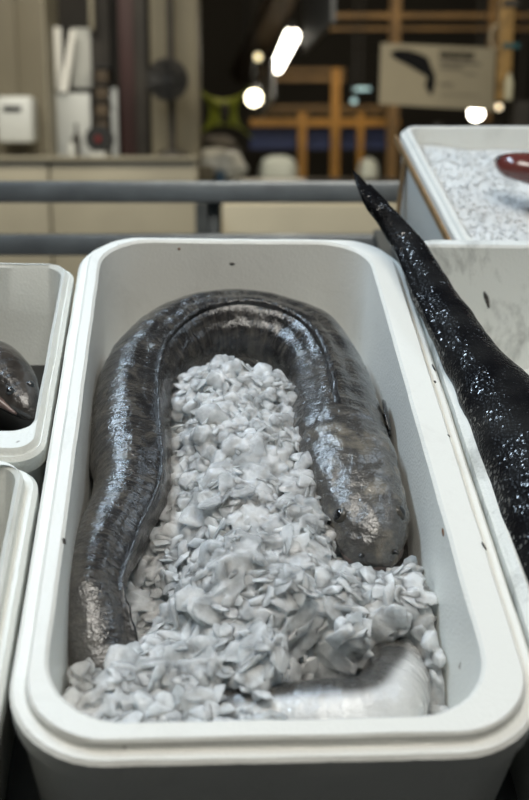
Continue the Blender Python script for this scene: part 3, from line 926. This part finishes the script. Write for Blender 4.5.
# panelled cabin wall at the left
def panelled(name, spans, py0, py1, Y, m, label, cat, top=None):
    e = empty(name, loc=(0, Y, 0))
    for (a, b) in spans:
        x0 = at(a, 80, Y).x; x1 = at(b, 80, Y).x; z0 = at(a, py1, Y).z if py1 else 0; z1 = at(a, py0, Y).z
        bm = bmesh.new(); add_box(bm, (x0, 0, max(0, z0)), (x1, .06, z1), .006)
        bmobj('panel', bm, m, e)
    return tag(e, label, cat)
panelled('panelled_wall', [(-150, -62), (-61, 18), (18.1, 46)], -220, 164, LY, BEIGE_DK, 'brownish beige panelled partition at the far left, behind the white dispenser', 'partition')
lw = panelled('counter_wall', [(-150, 44), (46, 196)], 160, None, LY - .35, BEIGE, 'low beige panelled counter behind the railing, at the left', 'counter')
# counter top
bm = bmesh.new(); x0 = at(-150, 160, LY - .35).x; x1 = at(197, 160, LY - .35).x; z = at(0, 160, LY - .35).z
add_box(bm, (x0, -.02, z), (x1, .42, z + .012)); bmobj('counter_top', bm, BEIGE, lw)
# dispenser
d = empty('dispenser', loc=(at(14, 120, LY).x, LY - .001, at(14, 145, LY).z))
def lbox(name, px0, py0, px1, py1, Y, dep, m, parent, bev=.0):
    a = at((px0 + px1) / 2, py0, Y); b = at((px0 + px1) / 2, py1, Y); pm = (py0 + py1) / 2
    x0 = at(px0, pm, Y).x; x1 = at(px1, pm, Y).x
    L0 = parent.matrix_basis.translation
    bm = bmesh.new(); add_box(bm, (x0 - L0.x, Y - L0.y, b.z - L0.z), (x1 - L0.x, Y + dep - L0.y, a.z - L0.z), bev)
    return bmobj(name, bm, m, parent)
lbox('housing', -4, 96, 32.5, 143, LY - .13, .13, WHITE, d, .02)
lbox('slot', 3, 106, 21, 111.5, LY - .134, .006, BLACK, d)
tag(d, 'white wall dispenser with a dark slot on the brownish panelling', 'dispenser')

# dark opening with white sheets
op = empty('doorway_recess', loc=(0, LY, 0))
lbox('back_board', 44, -60, 150, 162, LY + .35, .03, DKBROWN, op)
lbox('side_board', 44, -60, 45.6, 162, LY + .0, .34, BEIGE, op)
tag(op, 'dark recess in the cabin wall holding white sheets, left of the beige column', 'recess')
o = tag(wbox('white_sheet', 46, 27, 62, 91, LY + .22, .02, WHITE_BR, bev=.004), 'tall bright white sheet hanging at the left of the recess, above the white panel', 'sheet')
bm = bmesh.new()
Y_ = LY + .18
q = [at(70, 30, Y_), at(75, 30, Y_), at(67.5, 92, Y_), at(60, 92, Y_)]
for dd in (0, .012):
    for p in q: bm.verts.new(p + Vector((0, dd, 0)))
bm.verts.ensure_lookup_table(); v = bm.verts
for f in ((0, 1, 2, 3), (4, 5, 6, 7), (0, 1, 5, 4), (1, 2, 6, 5), (2, 3, 7, 6), (3, 0, 4, 7)): bm.faces.new([v[i] for i in f])
tag(bmobj('white_strip', bm, WHITE_BR), 'slanted bright white strip between the two hanging sheets in the recess', 'strip')
tag(wbox('grey_sheet', 71, 28, 91, 88, LY + .24, .02, GREYP, bev=.004), 'pale grey sheet hanging at the right of the recess', 'sheet')
tag(wbox('white_board', 48, 93, 91, 161, LY + .2, .03, WHITE, bev=.006), 'white panel standing in the recess below the hanging sheets', 'panel')
tag(wbox('pale_post', 88, -40, 93, 30, LY + .2, .04, BEIGE, bev=.004), 'slim pale upright at the top of the recess', 'post')
tag(wbox('white_post', 111, 88, 118, 161, LY + .2, .04, WHITE, bev=.004), 'narrow white upright beside the dark red door', 'post')
# rack with boxes
rk = empty('storage_rack', loc=(0, LY, 0))
lbox('rack_back', 92, -60, 110, 161, LY + .26, .02, DKBROWN, rk)
for k in range(5):
    lbox('shelf', 93, 66 + k * 17, 110, 68 + k * 17, LY + .16, .1, BLACK, rk)
tag(rk, 'narrow dark rack of brown cartons, left of the dark red door', 'rack')
CART = mat('brown_carton', (.085, .06, .035), rough=.7, var=.3, vscale=9)
cl = ['topmost brown carton on the narrow dark rack', 'second brown carton from the top of the narrow dark rack', 'third brown carton from the top of the narrow dark rack', 'lowest brown carton on the narrow dark rack']
for k in range(4):
    o = wbox('carton', 96, 70.5 + k * 17, 108, 82.8 + k * 17, LY + .17, .08, CART, bev=.003); tag(o, cl[k], 'carton', 'cartons on the narrow rack')
# dark red door leaf
dr = empty('red_door', loc=(0, LY, 0))
lbox('door_leaf', 119, -60, 134, 162, LY + .1, .04, DKRED, dr, .004)
lbox('door_frame', 134, -60, 147, 162, LY + .1, .06, DKBROWN, dr, .004)
tag(dr, 'dark red door with dark brown frame beside the beige column', 'door')
# hose reel / fan on the counter
def disc(bm, c, r, d, seg=28):
    bmesh.ops.create_cone(bm, cap_ends=True, segments=seg, radius1=r, radius2=r, depth=d, matrix=Matrix.Translation(c) @ Matrix.Rotation(PI / 2, 4, 'X'))
RED = mat('red_plastic', (.12, .012, .012), rough=.4)
CTZ = at(0, 160, LY - .35).z + .012
hx = at(97, 140, LY - .2)
hr = empty('hose_reel', loc=(hx.x, LY - .15, CTZ))
rr = hx.z - CTZ
bm = bmesh.new(); disc(bm, (0, 0, rr + .005), .056, .02); disc(bm, (0, .07, rr + .005), .056, .02); bmobj('flange', bm, BLACK, hr)
bm = bmesh.new(); disc(bm, (0, .035, rr + .005), .045, .06); bmobj('hose', bm, DKBROWN, hr)
bm = bmesh.new(); disc(bm, (0, -.012, rr + .005), .014, .02); bmobj('hub', bm, RED, hr)
bm = bmesh.new(); add_box(bm, (-.03, -.03, 0), (.03, .1, .02)); add_box(bm, (-.008, -.008, 0), (.008, .0, rr)); bmobj('base', bm, GREYP, hr)
tag(hr, 'small black reel with a red centre standing on the beige counter', 'reel')
# grey bottle cluster at its left
for px, w_, h_, lb in ((74, .016, .13, 'taller dark bottle on the counter, nearest the black reel'), (69, .02, .07, 'short grey bottle on the counter, left of the black reel')):
    x = at(px, 150, LY - .2).x
    bm = bmesh.new()
    add_tube(bm, [(0, 0, 0), (0, 0, h_ * .6), (0, 0, h_ * .72), (0, 0, h_ * .8), (0, 0, h_ * .97)], [w_, w_, w_ * .75, w_ * .35, w_ * .35], 16)
    bo = bmobj('bottle', bm, DKBROWN if px == 74 else GREYP); bo.location = (x, LY - .12, CTZ); tag(bo, lb, 'bottle', 'bottles by the reel')
    bm = bmesh.new(); add_tube(bm, [(0, 0, h_ * .97), (0, 0, h_ * 1.05)], w_ * .45, 12); bmobj('cap', bm, BLACK, bo)
# beige column and wall fan
colm = wbox('beige_column', 148, -220, 197, 163, LY + .05, .22, mat('column_paint', (.19, .17, .12), rough=.6, var=.2, vscale=3), bev=.01)
tag(colm, 'square beige column behind the black fan', 'column')
fp = at(168, 80, LY - .1)
fan = empty('fan', loc=(fp.x, LY - .12, fp.z))
bm = bmesh.new()
for k in range(7):
    r_ = .085 * (k + 1) / 7
    add_tube(bm, [(r_ * math.cos(a), -.03 - .02 * (1 - (k / 6) ** 2), r_ * math.sin(a)) for a in np.linspace(0, 2 * PI, 33)], .0022, 6, False)
for k in range(16):
    a = 2 * PI * k / 16
    add_tube(bm, [(.02 * math.cos(a), -.05, .02 * math.sin(a)), (.06 * math.cos(a), -.042, .06 * math.sin(a)), (.085 * math.cos(a), -.02, .085 * math.sin(a)), (.085 * math.cos(a), .01, .085 * math.sin(a))], .002, 5)
bmobj('cage', bm, BLACK, fan)
bm = bmesh.new()
for k in range(4):
    M_ = Matrix.Rotation(k * PI / 2, 4, 'Y') @ Matrix.Translation((.042, -.015, 0)) @ Matrix.Rotation(.5, 4, 'X')
    bmesh.ops.create_cube(bm, size=1, matrix=M_ @ Matrix.Diagonal((.068, .004, .05, 1)))
bmobj('blade', bm, BLACK, fan)
bm = bmesh.new(); disc(bm, (0, .03, 0), .04, .07); disc(bm, (0, -.03, 0), .018, .03); bmobj('motor', bm, BLACK, fan)
bm = bmesh.new(); disc(bm, (0, .012, 0), .088, .006); bmobj('back_plate', bm, DKBROWN, fan)
tag(fan, 'round black fan mounted on the dark pipe before the beige column', 'fan')
pz = at(171, 158, LY - .05)
bm = bmesh.new(); add_tube(bm, [(0, 0, CTZ + .02), (0, 0, 3.4)], .017, 14)
pipe = bmobj('pipe', bm, DKBROWN, M=Matrix.Translation((at(171, 80, LY - .04).x, LY - .035, 0)))
bm = bmesh.new(); add_tube(bm, [(0, 0, CTZ), (0, 0, CTZ + .025)], [.07, .05], 20); bmobj('base', bm, DKBROWN, pipe)
tag(pipe, 'vertical dark pipe on a round base before the beige column', 'pipe')

# right of column
GY = 6.0
HIVIS = mat('yellow_green_cloth', (.26, .30, .025), rough=.6, var=.4, vscale=12)
vp = at(223, 112, GY)
hv = empty('hanging_cloth', loc=(vp.x, GY, vp.z))
bm = bmesh.new()
n = 28
sc_ = GY / F
gv = {}
for i in range(n + 1):
    for j in range(n + 1):
        u = i / n * 2 - 1; v_ = j / n * 2 - 1
        rr_ = 1 - .42 * (math.cos(2 * math.atan2(v_, u)) ** 2) if True else 1
        x = u * 28 * (1 - .52 * (1 - v_ * v_)); z = v_ * 25 * (1 - .50 * (1 - u * u))
        gv[i, j] = bm.verts.new((x * sc_, .012 * math.sin(u * 5) + .01 * math.cos(v_ * 6), z * sc_))
for i in range(n):
    for j in range(n): bm.faces.new((gv[i, j], gv[i + 1, j], gv[i + 1, j + 1], gv[i, j + 1]))
o = bmobj('cloth', bm, HIVIS, hv); md = o.modifiers.new('s', 'SOLIDIFY'); md.thickness = .006
bm = bmesh.new()
bmesh.ops.create_icosphere(bm, subdivisions=3, radius=1, matrix=Matrix.Translation((2 * sc_, -.03, -1 * sc_)) @ Matrix.Diagonal((5 * sc_, .03, 10 * sc_, 1)))
bmobj('dark_patch', bm, DKBROWN, hv)
bm = bmesh.new()
add_tube(bm, [(-22 * sc_, .02, 20 * sc_), (-22 * sc_, .02, 5 - vp.z)], .004, 6); add_tube(bm, [(22 * sc_, .02, 20 * sc_), (22 * sc_, .02, 5 - vp.z)], .004, 6)
bmobj('cord', bm, BLACK, hv)
tag(hv, 'bright yellow-green cloth stretched by its four corners, right of the beige column', 'cloth')
# dark bundle below with a pale sheet pile
TZ = at(220, 182, GY).z
tb = empty('work_table', loc=(at(228, 182, GY).x, GY - .1, 0))
bm = bmesh.new(); add_box(bm, (-.45, 0, TZ - .03), (.42, .6, TZ)); bmobj('table_top', bm, GREYP, tb)
for sx in (-.42, .36):
    for sy in (.03, .55):
        bm = bmesh.new(); add_box(bm, (sx, sy, 0), (sx + .04, sy + .04, TZ - .03)); bmobj('leg', bm, DKBROWN, tb)
tag(tb, 'grey work table in the hall behind the railing, right of the beige column', 'table')
def blob(name, px, py0, py1, Y, wpx, dep, m, label, cat, seed, base=None, amp=.2):
    b = at(px, py1, Y); t_ = at(px, py0, Y); h = (t_.z - b.z) / 2; w = wpx / 2 * Y / F
    bm = bmesh.new(); bmesh.ops.create_icosphere(bm, subdivisions=4, radius=1)
    for v in bm.verts:
        k = 1 + amp * noise.noise(v.co * 1.8 + Vector((seed, 0, 0)))
        v.co = Vector((v.co.x * w * k, v.co.y * dep * k, max(-.8, v.co.z * k) * h))
    o = bmobj(name, bm, m, smooth=4); o.location = (b.x, Y, (base if base is not None else b.z) + h * .8)
    return tag(o, label, cat)
blob('plastic_bundle', 219, 147, 184, GY + .1, 52, .16, WHITE, 'crumpled white plastic bundle on the work table, below the yellow-green cloth', 'bundle', 2, TZ)
blob('dark_bag', 216, 122, 152, GY + .38, 46, .12, DKBROWN, 'dark bulging bag behind the white plastic bundle', 'bag', 5, TZ + .10)
tag(wbox('beige_block', 194, 166, 213, 186, GY - .2, .15, BEIGE_DK, bev=.01), 'beige block on the end of the low counter', 'block')
BLUEP = mat('blue_plastic', (.03, .10, .20), rough=.4)
bm = bmesh.new(); add_tube(bm, [(0, 0, 0), (0, 0, .05), (0, 0, .06)], [.018, .02, .014], 14)
o = bmobj('blue_cup', bm, BLUEP, M=Matrix.Translation((at(221, 180, GY).x, GY - .05, TZ))); tag(o, 'small blue cup on the work table beside the beige block', 'cup')
tag(wbox('grey_pillar', 196, 203, 216, 330, 4.2, .12, STEEL_DK, zmin=0), 'short grey pillar behind the railing post', 'pillar')
tag(wbox('cream_counter', 222, 204, 470, 330, 4.4, .5, CREAM, bev=.01, zmin=0), 'low cream counter behind the railing, right of the short grey pillar', 'counter')

# market floor beyond: blue boards, pale stalls
MY = 9.5
for a, b_, lb in ((250, 297, 'navy blue board at the left of the orange frame'), (306, 331, 'navy blue board in the middle bay of the orange frame'), (341, 387, 'navy blue board at the right of the orange frame')):
    tag(wbox('blue_board', a, 127, b_, 149, MY + .14, .03, BLUE), lb, 'board', 'boards under the orange frame')
PALE = mat('pale_stall', (.42, .47, .46), rough=.5)
tag(wbox('pale_stall', 259, 156, 298, 230, MY - .6, .4, PALE, bev=.1, zmin=0), 'pale grey-green stall cabinet under the left navy board', 'cabinet')
tag(wbox('pale_stall', 361, 158, 379, 230, MY - .6, .4, PALE, bev=.08, zmin=0), 'narrow pale stall cabinet under the right navy board', 'cabinet')
tag(wbox('dark_bench', 228, 180, 400, 230, MY - 1.6, .5, DKBROWN, zmin=0), 'long dark bench in front of the pale stall cabinets', 'bench')
# orange mezzanine frame
fr_ = empty('mezzanine_frame', loc=(0, MY, 0))
def ob(name, *a, m=ORANGE, dep=.12, Y=MY, bev=0): return lbox(name, *a, Y, dep, m, fr_, bev)
ob('beam', 250, 119, 400, 126)
ob('beam', 262, 105, 400, 109, m=OCHRE)
ob('beam', 262, 112, 400, 114.5, m=OCHRE)
ob('beam', 262, 68, 345, 72, m=OCHRE); ob('beam', 262, 76, 345, 81, m=OCHRE)
ob('beam', 330, 13, 560, 18, m=OCHRE, Y=MY - .3); ob('beam', 330, 27, 560, 30, m=OCHRE, Y=MY - .3)
for a, b_, c, dd in ((298, 306, 112, 235), (331, 339.5, 68, 235), (357, 363, 112, 235)):
    lbox('post', a, c, b_, dd, MY - .02, .12, ORANGE if a != 331 else ORANGE, fr_)
lbox('post', 389, -60, 399, 235, MY - .32, .12, OCHRE, fr_); lbox('post', 490, -60, 495, 130, MY - .32, .1, OCHRE, fr_)
for k in range(12):
    a = 264 + k * 11; lbox('baluster', a, 106, a + 1.5, 120, MY, .03, OCHRE, fr_)
lbox('deck', 250, 114.5, 400, 118, MY + .12, 1.5, DKBROWN, fr_)
tag(fr_, 'orange painted steel mezzanine frame far across the hall', 'frame')
# dark brown slanting beam upper left
bm = bmesh.new()
A = at(300, -40, 8); B_ = at(243, 72, 10.5)
add_tube(bm, [A, B_], .12, 8)
tag(bmobj('roof_beam', bm, mat('brown_beam', (.055, .036, .018), rough=.7)), 'dark brown roof beam slanting down behind the long lamp', 'beam')

# sign board
SY = 5.2
sg = empty('fish_sign', loc=(at(438, 75, SY).x, SY, at(438, 75, SY).z))
L0 = sg.location.copy()
def quad_prism(pts, Y, dep, m, name, parent):
    bm = bmesh.new()
    P_ = [at(x, y, Y) - L0 for x, y in pts]
    n = len(P_)
    a = [bm.verts.new(p) for p in P_]; b = [bm.verts.new(p + Vector((0, dep, 0))) for p in P_]
    bm.faces.new(a); bm.faces.new(b)
    for i in range(n): bm.faces.new((a[i], a[(i + 1) % n], b[(i + 1) % n], b[i]))
    bmesh.ops.triangulate(bm, faces=[f for f in bm.faces if len(f.verts) > 4])
    return bmobj(name, bm, m, parent)
SIGN = mat('beige_sign', (.34, .30, .21), rough=.6, var=.08, vscale=5)
INK = mat('sign_ink', (.012, .012, .013), rough=.9, spec=.1)
INK2 = mat('sign_ink_light', (.14, .125, .10), rough=.6)
quad_prism([(381, 43), (498, 48), (496, 111), (379, 104)], SY, .012, SIGN, 'board', sg)
quad_prism([(391, 52), (398, 49.5), (408, 50), (420, 53.5), (428, 57.5), (431, 66), (435, 75), (435, 84), (432, 95.5), (428, 92), (425, 85), (429, 80), (428, 77), (418, 71), (407, 64.5), (396, 59), (391.5, 55.5)], SY - .004, .003, INK, 'fish_picture', sg)
# heading in heavy capitals and fine print, blurred past reading in the photograph
rs = random.Random(4)
def textrow(x0, x1, y, h, m, w=3.2, gap=1.0):
    bm = bmesh.new(); x = x0
    while x < x1:
        ww = w * rs.uniform(.75, 1.1); yy = y + (x - 381) * .043
        a = at(x, yy, SY) - L0; b = at(x + ww, yy + h, SY) - L0
        add_box(bm, (a.x, -.003, b.z), (a.x + (b.x - a.x) * .35, -.0005, a.z))
        add_box(bm, (b.x - (b.x - a.x) * .35, -.003, b.z), (b.x, -.0005, a.z))
        zc = rs.choice((a.z * .9 + b.z * .1, (a.z + b.z) / 2, a.z * .1 + b.z * .9)); hh = (a.z - b.z) * .13
        add_box(bm, (a.x, -.003, zc - hh), (b.x, -.0005, zc + hh))
        x += ww + gap
    bmobj('lettering', bm, m, sg)
textrow(440, 471, 48.5, 7.5, INK, 4.6, .9)
textrow(440, 480, 58.0, 3.6, INK2, 2.4, .7)
textrow(440, 461, 63.8, 3.0, INK2, 2.0, .7)
textrow(464, 476, 69, 2.0, INK2, 2.0, .7)
textrow(440, 451, 80.5, 3.0, INK2, 2.0, .7)
textrow(440, 478, 91, 1.2, INK2, 2.0, .9)
bm = bmesh.new()
for px in (392, 486):
    p = at(px, 46, SY) - L0; add_tube(bm, [(p.x, .006, p.z), (p.x, .006, 5 - L0.z)], .003, 6)
bmobj('hanger', bm, BLACK, sg)
tag(sg, 'hanging beige sign with a dark curved fish and lines of lettering', 'sign')

# hanging grey boards by the lamp
HG = mat('grey_board', (.10, .105, .11), rough=.5, var=.2, vscale=5)
def hangboard(pts, Ya, Yb, label, m):
    bm = bmesh.new(); mid = len(pts) // 2
    P_ = [at(x, y, Y) for (x, y), Y in zip(pts, (Ya, Yb, Yb, Ya))]
    a = [bm.verts.new(p) for p in P_]; b = [bm.verts.new(p + Vector((.02, 0, 0))) for p in P_]
    bm.faces.new(a); bm.faces.new(b)
    for i in range(4): bm.faces.new((a[i], a[(i + 1) % 4], b[(i + 1) % 4], b[i]))
    tag(bmobj('hanging_board', bm, m), label, 'board')
hangboard([(305, -60), (331, -50), (331, 22), (302, 54)], 6.2, 5.0, 'dark grey board hanging beside the long bright lamp', HG)
hangboard([(265, 60), (272, 60), (272, 98), (259, 117)], 8.2, 7.4, 'small grey board hanging below the long bright lamp', mat('mid_grey_board', (.22, .22, .23), rough=.5))
# striped pillar on the right with things tied to it
PY = 4.6
pl = empty('timber_pillar', loc=(at(511, 60, PY).x, PY, 0))
lbox('pillar', 504, -250, 519, 101, PY, .06, mat('ochre_timber', (.36, .22, .075), rough=.6, var=.5, vscale=22), pl, .004)
pl_x = pl.location.x
TEAL = mat('teal_band', (.01, .07, .08), rough=.5)
lbox('band', 503, 43, 520, 48, PY - .004, .068, TEAL, pl)
lbox('band', 503.5, -1, 519.5, 7, PY - .004, .068, DKBROWN, pl)
lbox('lower_pillar', 500, 40, 505, 101, PY + .02, .04, mat('ochre_timber_b', (.26, .16, .06), rough=.6, var=.5, vscale=22), pl, .002)
lbox('foot', 503, 101, 518, 600, PY, .1, DKBROWN, pl)
tag(pl, 'ochre timber pillar with a teal band, right of the fish sign', 'pillar')
bm = bmesh.new(); p = at(508, 100, PY - .017); q = at(508, 73, PY - .05)
h_ = q.z - p.z
add_tube(bm, [(0, 0, 0), (0, 0, h_ * .7), (0, 0, h_ * .85), (0, 0, h_)], [.017, .017, .010, .008], 14)
o = bmobj('bottle', bm, mat('cream_plastic', (.46, .43, .30), rough=.4), M=Matrix.Translation((p.x, PY - .02, p.z))); tag(o, 'cream bottle tied to the ochre timber pillar', 'bottle')
bm = bmesh.new(); c0 = at(499, 36, PY - .03)
add_tube(bm, [(c0.x + .035 * math.cos(a) * .6, PY + .03, c0.z + .045 * math.sin(a)) for a in np.linspace(0, 2 * PI, 25)], .007, 8, False)
tag(bmobj('rope_loop', bm, mat('pale_rope', (.30, .25, .17), rough=.8)), 'loop of pale rope hung at the left of the timber pillar', 'rope')
tag(wbox('dark_crate', 440, 122, 500, 240, 5.4, .3, DKBROWN, zmin=0), 'dark crate stack behind the strapped foam box', 'crate')

# lamps
def lampmat(name, c, s): return mat(name, c, emit=c, es=s)
L_HOT = lampmat('lamp_warm', (1, .93, .78), 16); L_DIM = lampmat('lamp_dim', (1, .85, .5), 2.0); L_BR = lampmat('lamp_bright', (1, .9, .62), 13); L_TEAL = lampmat('lamp_teal', (.45, .7, .75), .8); L_MID = lampmat('lamp_mid', (1, .82, .55), 2.6)
def lamp(px, py, Y, r_, m, label, cat='lamp', p2=None, Y2=None, name='hanging_lamp'):
    c = at(px, py, Y)
    e = empty(name, loc=c)
    bm = bmesh.new()
    if p2:
        c2 = at(*p2, Y2) - c
        add_tube(bm, [Vector((0, 0, 0)), c2], r_, 14)
        mid = c2 / 2
    else:
        bmesh.ops.create_uvsphere(bm, u_segments=16, v_segments=10, radius=r_); mid = Vector((0, 0, 0))
    bmobj('bulb', bm, m, e, smooth=4)
    bm = bmesh.new()
    if p2:
        add_tube(bm, [Vector((0, 0, r_ * 1.2)), c2 + Vector((0, 0, r_ * 1.2))], r_ * .6, 8)
    else:
        bmesh.ops.create_cone(bm, cap_ends=True, segments=18, radius1=r_ * 1.15, radius2=r_ * .4, depth=r_ * .8, matrix=Matrix.Translation((0, 0, r_ * 1.35)))
    bmobj('housing', bm, BLACK, e)
    bm = bmesh.new(); add_tube(bm, [mid + Vector((0, 0, r_)), mid + Vector((0, 0, 5 - c.z - mid.z))], .006, 6); bmobj('cord', bm, BLACK, e)
    return tag(e, label, cat, 'lamps hanging in the hall')
lamp(277, 67, 9.0, .042, L_HOT, 'long bright tube lamp slanting beside the dark grey board', p2=(292, 36), Y2=6.6, name='tube_lamp')
lamp(254, 98, 8.8, .058, L_BR, 'round yellowish lamp beside the yellow-green cloth')
lamp(258, 57, 9.4, .03, L_DIM, 'dim small lamp left of the long tube lamp')
lamp(476, 113, 8.5, .055, L_HOT, 'bright round lamp just above the strapped foam box')
lamp(499, 107, 8.5, .02, L_MID, 'small warm lamp below the cream bottle')
lamp(521, 104, 8.5, .016, L_DIM, 'faint small lamp at the right edge, above the strapped box')
lamp(354, 101, 8.9, .022, L_TEAL, 'small pale blue lamp in the middle of the orange frame')
tube = lamp(353, 89, 9.0, .012, L_TEAL, 'thin bluish tube lamp above the small pale blue lamp', p2=(370, 89), Y2=9.0, name='tube_lamp')

# ================================================================== LIGHTS
def area(name, loc, tgt, sx, sy, power, col):
    l = bpy.data.lights.new(name, 'AREA'); l.shape = 'RECTANGLE'; l.size = sx; l.size_y = sy; l.energy = power; l.color = col
    o = bpy.data.objects.new(name, l); COL.objects.link(o); o.location = loc
    o.rotation_euler = (Vector(tgt) - Vector(loc)).to_track_quat('-Z', 'Y').to_euler()
    return o
box_c = TM @ Vector((0, .4, 0))
area('stall_area_light', box_c + Vector((.05, -1.0, 1.95)), box_c, 1.3, .7, 40, (1, .965, .89))
area('stall_area_light', box_c + Vector((-1.0, .5, 2.0)), box_c, 1.5, .12, 42, (.66, .83, 1))  # unseen cool source at left back, narrowed for the streak on the eel
area('stall_area_light', box_c + Vector((1.5, .3, 1.7)), box_c, .8, .5, 9, (.72, .86, 1))  # added cool fill from the right for the left inner box wall
def spread(o, d): o.data.spread = math.radians(d)
spread(area('hall_light', (-1.2, 3.5, 3.4), (-1.2, 5.0, .6), 1.5, .5, 22, (1, .93, .78)), 95)  # added above the frame, spread narrowed to favour the low left counter
area('hall_light', (.7, 3.4, 3.3), (.6, 5.2, 1.4), 1.2, .8, 30, (1, .9, .7))  # added above the frame to brighten the fish sign
area('hall_light', (.6, 6.9, 4.4), (.5, 9.5, 1.6), 2, 1, 110, (1, .82, .55))

w = bpy.data.worlds.new('World'); S.world = w; w.use_nodes = True
w.node_tree.nodes['Background'].inputs[0].default_value = (.75, .82, .85, 1)
w.node_tree.nodes['Background'].inputs[1].default_value = .06

# ================================================================== CAMERA
cd = bpy.data.cameras.new('camera'); cam = bpy.data.objects.new('camera', cd); COL.objects.link(cam)
cam.matrix_world = Matrix(((RT.x, UP.x, -FWD.x, CAM.x), (RT.y, UP.y, -FWD.y, CAM.y), (RT.z, UP.z, -FWD.z, CAM.z), (0, 0, 0, 1)))
cd.lens = 50; cd.sensor_width = 36; cd.sensor_fit = 'AUTO'; cd.clip_start = .05
cd.dof.use_dof = True; cd.dof.focus_distance = 1.12; cd.dof.aperture_fstop = 4.2
S.camera = cam
S.view_settings.view_transform = 'Standard'; S.view_settings.look = 'None'; S.view_settings.gamma = 1; S.view_settings.exposure = -.2
S.view_settings.use_curve_mapping = False
S.cycles.use_denoising = True
S.cycles.max_bounces = 10; S.cycles.transmission_bounces = 8; S.cycles.sample_clamp_indirect = 6
